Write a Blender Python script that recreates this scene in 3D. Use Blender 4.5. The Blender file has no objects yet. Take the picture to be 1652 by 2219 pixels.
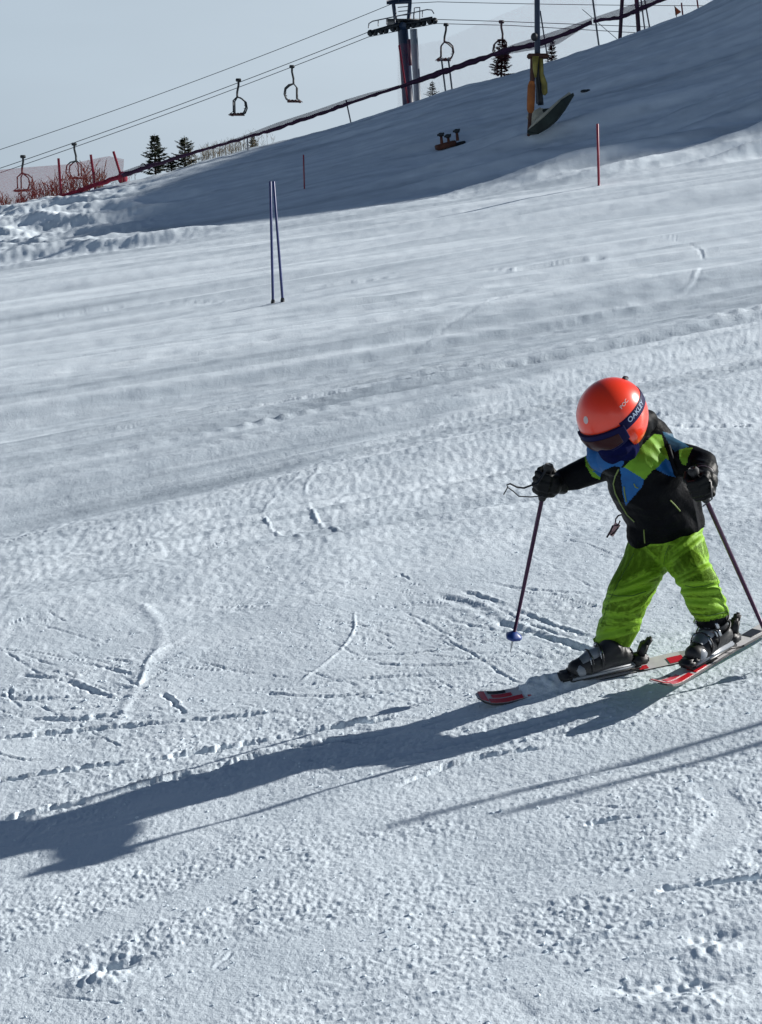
import bpy, bmesh, math, random
import numpy as np
from mathutils import Vector, Matrix
random.seed(7)
scene = bpy.context.scene
COL = scene.collection

# ------------------------------------------------------------------ camera
F = 3520.0                       # focal length in reference units (frame 1652 x 2219 units)
PITCH = math.atan(709.5 / F)     # camera looks this much below level
cam_d = bpy.data.cameras.new("camera")
cam = bpy.data.objects.new("camera", cam_d); COL.objects.link(cam)
cam.location = (0, 0, 0)
cam.rotation_euler = (math.pi / 2 - PITCH, 0, 0)
cam_d.sensor_fit = 'VERTICAL'; cam_d.sensor_height = 24.0
cam_d.lens = 24.0 * F / 2219.0
cam_d.clip_start = 0.05; cam_d.clip_end = 3000
scene.camera = cam

# ------------------------------------------------------------------ light
SUN_AZ = math.radians(17.0)      # from +X towards +Y : behind the skier, from the right
SUN_EL = math.radians(27.5)
SUN_DIR = Vector((math.cos(SUN_AZ) * math.cos(SUN_EL), math.sin(SUN_AZ) * math.cos(SUN_EL), math.sin(SUN_EL)))
sd = bpy.data.lights.new("sun", 'SUN'); sun = bpy.data.objects.new("sun", sd); COL.objects.link(sun)
sd.energy = 5.0; sd.angle = math.radians(0.55); sd.color = (1.0, 0.975, 0.93)
sun.rotation_euler = (-SUN_DIR).to_track_quat('-Z', 'Y').to_euler()
sun.location = (40, 12, 30)

world = bpy.data.worlds.new("World"); scene.world = world; world.use_nodes = True
wn = world.node_tree; wn.nodes.clear()
wo = wn.nodes.new('ShaderNodeOutputWorld'); bg = wn.nodes.new('ShaderNodeBackground')
sky = wn.nodes.new('ShaderNodeTexSky'); sky.sky_type = 'NISHITA'; sky.sun_disc = False
sky.sun_elevation = SUN_EL; sky.sun_rotation = math.pi / 2 - SUN_AZ
sky.air_density = 1.0; sky.dust_density = 1.2; sky.ozone_density = 1.5; sky.altitude = 1500
bg.inputs[1].default_value = 0.085
# thin high haze near the horizon, fading to clear darker sky overhead
geo = wn.nodes.new('ShaderNodeTexCoord'); sep = wn.nodes.new('ShaderNodeSeparateXYZ')
wn.links.new(geo.outputs['Generated'], sep.inputs[0])
ramp = wn.nodes.new('ShaderNodeValToRGB'); el = ramp.color_ramp.elements
el[0].position = 0.0; el[0].color = (1, 1, 1, 1)
el[1].position = 0.62; el[1].color = (0.0, 0.0, 0.0, 1)
e = ramp.color_ramp.elements.new(0.13); e.color = (.92, .92, .92, 1)
e = ramp.color_ramp.elements.new(0.30); e.color = (.15, .15, .15, 1)
wn.links.new(sep.outputs['Z'], ramp.inputs[0])
noi = wn.nodes.new('ShaderNodeTexNoise'); noi.inputs['Scale'].default_value = 2.2; noi.inputs['Detail'].default_value = 4
mp = wn.nodes.new('ShaderNodeMapping'); mp.inputs['Scale'].default_value = (1, 1, 4.5)
wn.links.new(geo.outputs['Generated'], mp.inputs[0]); wn.links.new(mp.outputs[0], noi.inputs[0])
nr = wn.nodes.new('ShaderNodeMapRange'); nr.inputs[1].default_value = .3; nr.inputs[2].default_value = .7
nr.inputs[3].default_value = .92; nr.inputs[4].default_value = 1.06
wn.links.new(noi.outputs[0], nr.inputs[0])
# brighter towards the sun side (right), duller to the left
mr = wn.nodes.new('ShaderNodeMapRange'); mr.inputs[1].default_value = -.25; mr.inputs[2].default_value = .25
mr.inputs[3].default_value = .0; mr.inputs[4].default_value = 1.0
wn.links.new(sep.outputs['X'], mr.inputs[0])
hz = wn.nodes.new('ShaderNodeMixRGB')
hz.inputs[1].default_value = (4.2, 5.05, 5.85, 1); hz.inputs[2].default_value = (5.8, 6.65, 7.45, 1)
wn.links.new(mr.outputs[0], hz.inputs[0])
hm = wn.nodes.new('ShaderNodeVectorMath'); hm.operation = 'SCALE'
wn.links.new(hz.outputs[0], hm.inputs[0]); wn.links.new(nr.outputs[0], hm.inputs['Scale'])
mix = wn.nodes.new('ShaderNodeMixRGB'); wn.links.new(ramp.outputs[0], mix.inputs[0])
sc_ = wn.nodes.new('ShaderNodeMixRGB'); sc_.blend_type = 'MULTIPLY'; sc_.inputs[0].default_value = 1
sc_.inputs[2].default_value = (.335, .375, .41, 1)
wn.links.new(sky.outputs[0], sc_.inputs[1])
wn.links.new(sc_.outputs[0], mix.inputs[1]); wn.links.new(hm.outputs[0], mix.inputs[2])
wn.links.new(mix.outputs[0], bg.inputs[0]); wn.links.new(bg.outputs[0], wo.inputs[0])
scene.view_settings.view_transform = 'Standard'; scene.view_settings.look = 'None'
scene.view_settings.exposure = 0.42; scene.view_settings.gamma = 1.0

# ------------------------------------------------------------------ placing helpers
FW = np.array([0, math.cos(PITCH), -math.sin(PITCH)]); UP = np.array([0, math.sin(PITCH), math.cos(PITCH)])
def ray(px, py):
    d = FW + np.array([(px - 826) / F, 0, 0]) + UP * (1109.5 - py) / F
    return d / d[1]
def at(px, py, Y):                       # a point at real distance Y ahead of the camera
    return Vector(ray(px, py) * Y)
C0, CA, CB = -2.19066, 0.150588, 0.0344658     # the groomed piste: one tilted plane
def on_piste(px, py, h=0.0):
    d = ray(px, py); Y = (C0 + h) / (d[2] - CA * d[0] - CB); return Vector(d * Y)

# ------------------------------------------------------------------ noise
def vnoise(x, y, seed=0):
    xi = np.floor(x).astype(np.int64); yi = np.floor(y).astype(np.int64)
    fx = x - xi; fy = y - yi
    u = fx * fx * fx * (fx * (fx * 6 - 15) + 10); v = fy * fy * fy * (fy * (fy * 6 - 15) + 10)
    def g(ix, iy, dx, dy):
        h = (ix * 374761393 + iy * 668265263 + seed * 1442695041) & 0xffffffff
        h = ((h ^ (h >> 13)) * 1274126177) & 0xffffffff
        h = (h ^ (h >> 16)) & 0xffff
        a = h * (2 * math.pi / 65536.0)
        return np.cos(a) * dx + np.sin(a) * dy
    n00 = g(xi, yi, fx, fy); n10 = g(xi + 1, yi, fx - 1, fy)
    n01 = g(xi, yi + 1, fx, fy - 1); n11 = g(xi + 1, yi + 1, fx - 1, fy - 1)
    a = n00 + u * (n10 - n00); b = n01 + u * (n11 - n01)
    return (a + v * (b - a)) * 1.5
def sstep(t, a, b):
    t = np.clip((t - a) / (b - a), 0, 1); return t * t * (3 - 2 * t)

# ------------------------------------------------------------------ terrain
RIDGE_PX = [(-700, 640), (0, 478), (100, 452), (200, 425), (300, 396), (380, 374), (440, 350), (560, 320), (700, 285), (830, 245), (930, 211), (1060, 176),
            (1180, 140), (1300, 97), (1420, 61), (1560, 3), (1652, -48), (2000, -210)]
def ridge_y(x): return 65.0 - 0.25 * np.clip(x, -30, 16) + 10.0 * sstep(x, 19, 36)
rx, rz = [], []
for px, py in RIDGE_PX:
    d = ray(px, py); Y = 65.0 / (1 + .25 * d[0]); rx.append(d[0] * Y); rz.append(d[2] * Y)
rx += [rx[-1] + 12, rx[-1] + 30, rx[-1] + 60, rx[-1] + 200]
rz += [rz[-1] + 8.2, rz[-1] + 19.7, rz[-1] + 35.3, rz[-1] + 41]  # unseen ridge to the right, heights shaped to shade the visible hill
rx = [rx[0] - 150, rx[0] - 50] + rx; rz = [rz[0] - 16, rz[0] - 9] + rz
RX, RZ = np.array(rx), np.array(rz)
RIDX = np.linspace(RX[0], RX[-1], 4000); RIDZ = np.interp(RIDX, RX, RZ)
k = np.exp(-np.linspace(-2.5, 2.5, 61) ** 2); k /= k.sum()
RIDZ[30:-30] = np.convolve(RIDZ, k, 'valid')
def soft(v, L): return L * np.tanh(v / L)

def macro(x, y):
    """large shape of the snow: tilted piste, hill behind it, drop beyond the crest"""
    plane = C0 + CA * soft(x, 260.0) + CB * soft(y, 260.0)
    ye = 41.5 - .27 * np.clip(x, -60, 25)
    ye = ye + 2.8 * sstep(x, 15, 32)
    yr = ridge_y(x)
    zr = np.interp(x, RIDX, RIDZ)
    pe = C0 + CA * soft(x, 260.) + CB * soft(ye, 260.)
    L = yr - ye
    t = np.clip((y - ye) / L, 0, 1)
    m0 = CB * L; m1 = (zr / yr) * L
    # steeper upper half on the hill to the right
    h00 = 2*t**3 - 3*t**2 + 1; h10 = t**3 - 2*t**2 + t; h01 = -2*t**3 + 3*t**2; h11 = t**3 - t**2
    zh = h00 * pe + h10 * m0 + h01 * zr + h11 * m1
    u = np.maximum(y - yr, 0)
    back = zr + (zr / yr) * 4 * (1 - np.exp(-u / 4)) - .16 * (np.sqrt(np.minimum(u, 140) ** 2 + 25) - 5)
    z = np.where(y < ye, plane, np.where(y < yr, zh, back))
    return z, ye, yr, t

TRACKS = []     # (kind, data...) filled below; grooves cut by skis and machines
rng = np.random.RandomState(11)
def grooves(x, y, z, far):
    for (gx0, gx1, cy, sl, cv, w, dp, bm, sd_) in TRACKS:
        m = (x > gx0 - .3) & (x < gx1 + .3)
        yc = cy + sl * (x - gx0) + cv * (x - gx0) ** 2
        m &= np.abs(y - yc) < w * 4
        idx = np.nonzero(m)[0]
        if len(idx) == 0: continue
        xx = x[idx]; q = (y[idx] - yc[idx]) / w
        q = q + .25 * np.sin(xx * 1.7 + sd_) + .12 * np.sin(xx * 6.1 + 2 * sd_)
        fade = sstep(xx, gx0 - .05, gx0 + .25 * (gx1 - gx0)) * (1 - sstep(xx, gx1 - .3 * (gx1 - gx0), gx1))
        fade = fade * (.7 + .7 * vnoise(xx * 1.3, xx * 0 + sd_, 5))
        prof = -np.exp(-q * q * 1.6) + bm * np.exp(-(q - 1.5) ** 2 * 2.5) + .5 * bm * np.exp(-(q + 1.5) ** 2 * 2.5)
        z[idx] += dp * prof * fade
CURVES = []     # (points Nx2, width, depth, berm)
def curve_grooves(x, y, z):
    for pts, w, dp, bm in CURVES:
        pts = np.asarray(pts, float)
        # refine with Catmull-Rom
        P = np.vstack([2 * pts[0] - pts[1], pts, 2 * pts[-1] - pts[-2]]); out = []
        for i in range(1, len(P) - 2):
            for t in np.linspace(0, 1, 8, endpoint=False):
                out.append(.5 * ((2*P[i]) + (P[i+1]-P[i-1])*t + (2*P[i-1]-5*P[i]+4*P[i+1]-P[i+2])*t*t + (3*P[i]-P[i-1]-3*P[i+1]+P[i+2])*t**3))
        out.append(pts[-1]); q = np.array(out)
        m = (x > q[:, 0].min() - w * 4) & (x < q[:, 0].max() + w * 4) & (y > q[:, 1].min() - w * 4) & (y < q[:, 1].max() + w * 4)
        idx = np.nonzero(m)[0]
        if len(idx) == 0: continue
        X = x[idx]; Y = y[idx]; kk = .25 if dp < 0 else (.8 if w < .03 else .3); jx = w * kk * vnoise(X / .07, Y / .05, 81); jy = w * kk * vnoise(X / .06, Y / .045, 82) + w * kk * .6 * vnoise(X / .022, Y / .022, 84); X = X + jx; Y = Y + jy; best = np.full(len(idx), 1e9); sgn = np.zeros(len(idx)); par = np.zeros(len(idx))
        n = len(q) - 1
        for i in range(n):
            a, b = q[i], q[i + 1]; d = b - a; L2 = d @ d + 1e-12
            t = np.clip(((X - a[0]) * d[0] + (Y - a[1]) * d[1]) / L2, 0, 1)
            ex = X - a[0] - t * d[0]; ey = Y - a[1] - t * d[1]; dd = np.hypot(ex, ey)
            c = dd < best
            best = np.where(c, dd, best); sgn = np.where(c, np.sign(d[0] * ey - d[1] * ex), sgn); par = np.where(c, (i + t) / n, par)
        s = best * sgn / w
        fade = sstep(par, 0, .15) * (1 - sstep(par, .85, 1)) * (.8 + .8 * vnoise(X / (w * 16), Y / (w * 16), 3))
        z[idx] += dp * fade * (-np.exp(-s * s * 1.4) + bm * np.exp(-(s - 1.4) ** 2 * 2.2) + .35 * bm * np.exp(-(s + 1.4) ** 2 * 2.2))

def pp(lst): return [tuple(on_piste(a, b))[:2] for a, b in lst]
def C(lst, w, dp, bm=.5): CURVES.append((pp(lst), w, dp, bm))
# individual ski tracks that can be told apart
C([(836,1710),(1010,1650),(1190,1622)], .010, .018)
C([(1420,1931),(1520,1918),(1700,1894)], .012, .022)
C([(1260,1789),(1310,1781),(1360,1772)], .012, .010)
C([(-60,1782),(170,1735),(300,1700),(490,1652)], .016, .034)
C([(-60,1697),(120,1672),(290,1650)], .014, .024)
C([(-60,1613),(200,1582),(480,1556),(600,1540)], .015, .018)
C([(290,1654),(520,1612),(690,1580),(860,1553)], .018, .028)
C([(400,1680),(620,1622),(860,1585)], .015, .024)
C([(768,1335),(764,1385),(705,1440),(640,1487)], .008, -.006, .1)
C([(568,1105),(600,1140),(675,1163)], .013, -.006, .1)
C([(660,1070),(700,1125),(748,1148)], .016, -.008, .1)
C([(568,1105),(590,1080),(640,1040),(720,985),(860,930)], .016, -.006, .1)
C([(660,1070),(672,1040),(720,1005),(860,950)], .014, -.005, .1)
C([(285,1310),(330,1345),(352,1400),(322,1450),(268,1540),(240,1610)], .034, -.006, .1)
C([(165,1448),(230,1458),(290,1470)], .011, .009)
C([(225,1438),(290,1446)], .010, .008)
C([(20,1500),(34,1522),(130,1516),(220,1510)], .012, .011)
C([(350,1503),(380,1528),(405,1550)], .012, .010)
C([(60,1560),(180,1560),(290,1545)], .018, .016)
C([(240,1480),(300,1490),(330,1430),(420,1385)], .014, -.006, .1)
C([(40,1468),(160,1490),(260,1520)], .016, .010)
C([(990,1290),(1080,1318),(1180,1352),(1300,1395)], .014, .006, .8)
C([(1040,1272),(1150,1290),(1290,1300)], .012, .006)
C([(960,1345),(1080,1372),(1180,1380)], .011, .006)
C([(940,1300),(1040,1330),(1060,1345)], .030, .005, .8)
C([(1060,1345),(1200,1390),(1290,1420)], .02, .012)
C([(1390,1405),(1460,1390),(1510,1372)], .02, .014)
C([(780,1420),(880,1418),(1010,1408)], .012, .007)
C([(640,1490),(760,1475),(960,1462)], .012, .009)
C([(800,1440),(900,1446),(1050,1440)], .011, .007)
C([(560,1500),(700,1510),(900,1490)], .011, .007)
C([(1400,525),(1470,528),(1515,540),(1527,560)], .028, .006)
C([(1518,585),(1480,622),(1350,650),(1180,690),(1030,740)], .035, -.008)
C([(1200,600),(1090,650),(960,710),(860,750)], .04, .010)
C([(1020,592),(1120,588),(1240,570),(1340,560)], .05, .018)
C([(-40,985),(300,930),(700,868),(1200,790),(1652,700)], .04, .016)
C([(-40,1165),(300,1120),(700,1060)], .03, .010)
C([(-40,815),(300,772),(700,715),(1200,640),(1700,575)], .05, -.018, .2)
C([(620,625),(760,608),(900,596)], .05, .018)
C([(-40,700),(300,655),(560,640)], .06, .014)
C([(1440,912),(1520,908),(1660,903)], .018, .016)
C([(1410,900),(1560,895)], .016, .010)
C([(160,1148),(260,1146)], .016, .008)
# scuffs: short thin scrapes fanning out where skiers turned
for i in range(260):
    k_ = rng.rand()
    if k_ < .35: px, py, an = rng.normal(240, 170), rng.normal(1480, 70), rng.normal(.05, .27)
    elif k_ < .7: px, py, an = rng.normal(1000, 190), rng.normal(1390, 70), rng.normal(-.10, .2)
    elif k_ < .85: px, py, an = rng.uniform(-50, 900), rng.normal(1570, 60), rng.normal(.12, .15)
    else: px, py, an = rng.uniform(0, 1650), rng.uniform(1150, 2200), rng.normal(.2, .25)
    L = rng.uniform(40, 230); dx, dy = math.cos(an) * L / 2, -math.sin(an) * L / 2
    C([(px - dx, py - dy), (px + rng.normal(0, 3), py + rng.normal(0, 3)), (px + dx, py + dy)], rng.uniform(.004, .009), rng.uniform(.0015, .005), .5)
def run_slope(y): return np.interp(y, [4, 8, 12, 15, 18.5, 24, 32, 42], [.15, .20, .30, .25, .13, .02, -.06, -.08])
def run_coord(x, y):
    # which groomed run a point lies on (its distance where that run crosses straight ahead)
    xc = np.clip(x, -.34 * y, .34 * y); y0 = y.copy()
    for _ in range(4): y0 = y - run_slope(y0) * xc
    return y0
# many fainter parallel runs down the fall line
for i in range(230):
    cy = 3.2 * (46 / 3.2) ** rng.rand()
    L = rng.uniform(2, 9) * (cy / 6) ** .8
    x0 = rng.uniform(-.36, .30) * cy
    slp = rng.normal(-.035, .05) + (.10 if cy < 6 else 0)
    sc = (cy / 6) ** .75
    slp = rng.normal(0, .04) + float(run_slope(cy)); L *= 1.3
    TRACKS.append((x0, x0 + L, cy + slp * x0, slp, rng.normal(0, .006) / sc, rng.uniform(.010, .026) * sc,
                   rng.uniform(.002, .008) * sc * (1 if rng.rand() < .75 else -1), .45, rng.uniform(0, 6)))
# long grooming ridges in the middle distance
for i in range(280):
    cy = 8.5 * (41 / 8.5) ** rng.rand(); x0 = -.30 * cy; L = .66 * cy * rng.uniform(.6, 1.3)
    TRACKS.append((x0 + rng.uniform(0, .2) * cy, x0 + L, cy + float(run_slope(cy)) * x0, float(run_slope(cy)) + rng.normal(0, .015), rng.normal(0, .001),
                   rng.uniform(.02, .09) * (cy / 13) ** .9, rng.uniform(.006, .024) * (cy / 15) ** .5 * rng.choice([-1, 1]), .3, rng.uniform(0, 6)))

YBND = np.array(pp([(-300,1165),(0,1132),(250,1098),(480,1060),(760,975),(1000,892),(1300,800),(1652,700),(1900,640)]))
SMOOTH = [  # scraped smooth swaths: where the crust was wiped off
    (pp([(1545,1710),(1590,1760),(1520,1870),(1380,1915),(1230,1925)]), .07),
    (pp([(-60,2100),(200,2015),(340,1975),(560,1895)]), .09),
    (pp([(360,2260),(500,2130),(620,2065),(760,2030)]), .08),
    (pp([(1130,2085),(1200,2150)]), .09),
    (pp([(440,1180),(620,1110),(800,1010)]), .25),
    (pp([(230,1600),(300,1480),(420,1420)]), .06),
]
def swath_mask(x, y):
    m = np.zeros_like(x)
    for pts, w in SMOOTH:
        best = np.full_like(x, 1e9)
        for i in range(len(pts) - 1):
            a = np.array(pts[i]); b = np.array(pts[i + 1]); d = b - a
            t = np.clip(((x - a[0]) * d[0] + (y - a[1]) * d[1]) / (d @ d), 0, 1)
            best = np.minimum(best, np.hypot(x - a[0] - t * d[0], y - a[1] - t * d[1]))
        m = np.maximum(m, 1 - sstep(best / w + .35 * vnoise(x * 14, y * 14, 77), .55, 1.15))
    return m

def height(x, y, detail=True):
    x = np.atleast_1d(np.asarray(x, float)).copy(); y = np.atleast_1d(np.asarray(y, float)).copy()
    z, ye, yr, t = macro(x, y)
    z = z.copy()
    r = np.hypot(x, y)
    yy = run_coord(x, y)                                  # runs lean slightly across the frame
    flat = (1 - sstep(y, ye - 1.0, ye + 1.5))
    # gentle rolls left by grooming, long along the fall line
    z += flat * sstep(y, 6, 10) * (.19 * vnoise(x / 16 + 5, yy / 2.9, 1) + .07 * vnoise(x / 11, yy / 1.0, 2)) * (1 + 0 * x)
    z += flat * .012 * vnoise(x / 2.2, yy / .45, 3)
    z += flat * sstep(y, 7, 14) * (1 - .8 * sstep(y, 20, 32)) * .020 * vnoise(x / 7, yy / .34, 4)
    # windrow / snow bank along the far edge of the piste and the lumpy strip beyond it
    band = sstep(y, ye - .8, ye + 1.2) * (1 - sstep(t, .30, .75))
    right = sstep(x, -3, 5)
    wob = 1.4 * vnoise(x / 6, x * 0, 9)
    z += (.20 - .15 * sstep(x, -8, 2)) * np.exp(-((y - ye - 1.9 + wob) / .95) ** 2) * (.6 + .6 * vnoise(x / 7.0, yy / 9, 10)) * sstep(y, 20, 25)
    a1 = vnoise(x / 8.5 + 3, (y + .30 * x) / 3.2, 21); a2 = 1 - 2 * np.abs(vnoise(x / 3.4, (y + .3 * x) / 1.6, 22))
    a3 = 1 - 2 * np.abs(vnoise(x / 1.3, y / .8, 23)); a4 = vnoise(x / .45, y / .4, 24); a5 = vnoise(x / .2, y / .2, 25)
    lump = .55 * a1 + .17 * a2 + .05 * a3 + .045 * a4 + .03 * a5
    left_field = sstep(y, ye, ye + 2) * (1 - sstep(x + .30 * (y - ye), -7.5, -1.5)) * (1 - .45 * sstep(t, .8, 1.0))
    z += lump * np.maximum(band * (.10 + .45 * sstep(-x, 2.5, 9)), left_field * .95)
    # drifted streaks at the foot of the hill on the right
    st = vnoise((x + .2 * y) / 7.5, (y - .25 * x) / 1.7, 31)
    z += right * sstep(y, ye + 1, ye + 3) * (1 - sstep(t, .38, .62)) * (.50 * st + .12 * (1 - 2 * np.abs(vnoise(x / 5, (y - .25 * x) / 1.1, 32))) + .02 * a3 + .012 * a4 + .004 * a5)
    z += sstep(x, 22, 30) * sstep(t, .15, .4) * (1.3 * vnoise(x / 9, y / 9, 91) + .7 * vnoise(x / 3.5, y / 3.5, 92) + .3 * vnoise(x / 1.5, y / 1.5, 93))  # bumps on the unseen ridge, added to roughen its shadow edge
    # smooth hill: faint relief only
    z += sstep(t, .3, .6) * (.07 * vnoise(x / 2.5, y / 1.2, 33) + .03 * vnoise(x / .6, y / .5, 34) + .10 * vnoise(x / 11, (y + .2 * x) / .7, 35) * sstep(vnoise(x / 8, y / 5, 36), -.1, .3))
    if not detail: return z
    m = np.nonzero((r < 48) & (y < ye + 3))[0]
    if len(m):
        X = x[m]; Y = y[m]; R = r[m]; zz = z[m].copy()
        grooves(X, Y, zz, None); curve_grooves(X, Y, zz)
        sm = 1 - .85 * swath_mask(X, Y)
        pm = .42 + .72 * sstep(vnoise(X / 1.3, (Y - .1 * X) / .45, 41) + .45 * vnoise(X / .3, Y / .2, 42), -.35, .55)
        lod1 = 1 - sstep(R, 11, 24); lod2 = 1 - sstep(R, 6.5, 11); near = 1 - sstep(R, 5.2, 8)
        g1 = vnoise(X / .08, Y / .045, 43); g2 = vnoise(X / .034, Y / .022, 44); g3 = vnoise(X / .015, Y / .015, 45)
        chunk = np.maximum(g2, -.12) * np.maximum(vnoise(X / .06, Y / .04, 46) + .18, 0)
        zz += pm * sm * (lod1 * .0022 * g1 + lod2 * .0024 * g2 + lod2 * .0018 * chunk + near * .0022 * g3)
        zz += .010 * sm * vnoise(X / .55, Y / .35, 47) * (1 - sstep(R, 9, 16))
        zz += sstep(R, 6.5, 9.5) * (1 - sstep(R, 13, 22)) * (.3 + .7 * (Y < np.interp(X, YBND[:, 0], YBND[:, 1]))) * (.0020 * vnoise(X / .11, Y / .10, 95) + .0040 * vnoise(X / .045, Y / .06, 96))
        # coarser crust in the distance so it still reads as broken snow
        far = sstep(R, 7, 14)
        zz += far * (.010 * vnoise(X / .25, Y / .35, 48) + .012 * vnoise(X / .9, Y / .5, 49)) * .45
        # the kicked-out hole in the left foreground, and hollows on the right
        for (a, b, rr, dd) in ((232, 2092, .085, .035), (1540, 2030, .07, .022), (1490, 2125, .10, .024), (1350, 2135, .06, .012)):
            q = on_piste(a, b); dx = (X - q[0]) / rr; dy = (Y - q[1]) / (rr * .55)
            e = np.exp(-(dx * dx + dy * dy)); zz -= dd * .7 * e * (1 + .6 * vnoise(X / .03, Y / .03, 50))
            e2 = np.exp(-((dx + .1) ** 2 + (dy + 1.7) ** 2)); zz += dd * .55 * e2 * (1 + .5 * vnoise(X / .025, Y / .025, 51))
        # loose snow thrown over the front of the buried ski
        for (a, b, ra, hh) in ((1175, 1497, .09, .030), (1215, 1488, .08, .032), (1145, 1503, .06, .022), (1255, 1478, .06, .02)):
            q = on_piste(a, b); dx = (X - q[0]) / ra; dy = (Y - q[1]) / .05
            zz += hh * np.exp(-(dx * dx + dy * dy)) * (1 + .35 * vnoise(X / .03, Y / .03, 61))
        z[m] = zz
    return z

def glaze_shade(x, y):
    """snow colour factor: painted shading of runs and mid band, over powdery and icy tones"""
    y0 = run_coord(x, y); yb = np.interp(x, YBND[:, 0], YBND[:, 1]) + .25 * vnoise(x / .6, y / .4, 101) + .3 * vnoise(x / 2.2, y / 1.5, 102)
    g = 1.0 + sstep(y, 7, 10) * (.20 * vnoise(x / 22, y0 / 1.2, 103) + .17 * vnoise(x / 16, y0 / .40, 104) + .13 * vnoise(x / 9, y0 / .15, 105) * (1 - sstep(y, 24, 38)) + .13 * sstep(1 - np.abs(vnoise(x / 26, y0 / .55, 108)), .93, 1.0) - .15 * sstep(1 - np.abs(vnoise(x / 24 + 3, y0 / .7, 109)), .95, 1.0)) + .03 * vnoise(x / .5, y / .4, 106)  # streaks: ridge shading painted into the colour, besides powdery and icy tones
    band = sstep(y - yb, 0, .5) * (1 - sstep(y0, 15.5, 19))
    g -= band * (.19 + .18 * vnoise(x / 18 + 7, y0 / 1.7, 107))  # mid-slope band: shade of a tilted surface painted as darker snow
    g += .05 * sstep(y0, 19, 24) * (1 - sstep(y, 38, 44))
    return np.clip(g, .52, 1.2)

def ground_at(x, y): return float(height([x], [y], True)[0])
def hit(px, py, y0=4.0, y1=90.0):
    """where the line of sight through a frame position meets the snow"""
    d = ray(px, py); Y = np.concatenate([np.linspace(y0, 30, 400), np.linspace(30, y1, 1200)])
    h = height(d[0] * Y, Y, False); below = np.nonzero(d[2] * Y < h)[0]
    Yh = Y[below[0]] if len(below) else y1
    return Vector((d[0] * Yh, Yh, ground_at(d[0] * Yh, Yh)))

# ------------------------------------------------------------------ materials
def mat(name, col, rough=.6, metal=0.0, spec=.5, noise=0.0, nscale=30, bump=0.0, bscale=60, coat=0.0, sss=0.0, sheen=0.0):
    m = bpy.data.materials.new(name); m.use_nodes = True; nt = m.node_tree; b = nt.nodes['Principled BSDF']
    b.inputs['Base Color'].default_value = (*col, 1); b.inputs['Roughness'].default_value = rough
    b.inputs['Metallic'].default_value = metal; b.inputs['Specular IOR Level'].default_value = spec
    if coat: b.inputs['Coat Weight'].default_value = coat; b.inputs['Coat Roughness'].default_value = .08
    if sheen: b.inputs['Sheen Weight'].default_value = sheen
    tc = nt.nodes.new('ShaderNodeTexCoord')
    if noise:
        n = nt.nodes.new('ShaderNodeTexNoise'); n.inputs['Scale'].default_value = nscale; n.inputs['Detail'].default_value = 5
        nt.links.new(tc.outputs['Object'], n.inputs['Vector'])
        r = nt.nodes.new('ShaderNodeMapRange'); r.inputs[1].default_value = .3; r.inputs[2].default_value = .7
        r.inputs[3].default_value = 1 - noise; r.inputs[4].default_value = 1 + noise
        v = nt.nodes.new('ShaderNodeVectorMath'); v.operation = 'SCALE'; v.inputs[0].default_value = col
        nt.links.new(n.outputs[0], r.inputs[0]); nt.links.new(r.outputs[0], v.inputs['Scale']); nt.links.new(v.outputs[0], b.inputs['Base Color'])
    if bump:
        n2 = nt.nodes.new('ShaderNodeTexNoise'); n2.inputs['Scale'].default_value = bscale; n2.inputs['Detail'].default_value = 4
        nt.links.new(tc.outputs['Object'], n2.inputs['Vector'])
        bp = nt.nodes.new('ShaderNodeBump'); bp.inputs['Distance'].default_value = bump; bp.inputs['Strength'].default_value = 1
        nt.links.new(n2.outputs[0], bp.inputs['Height']); nt.links.new(bp.outputs[0], b.inputs['Normal'])
    return m

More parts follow.
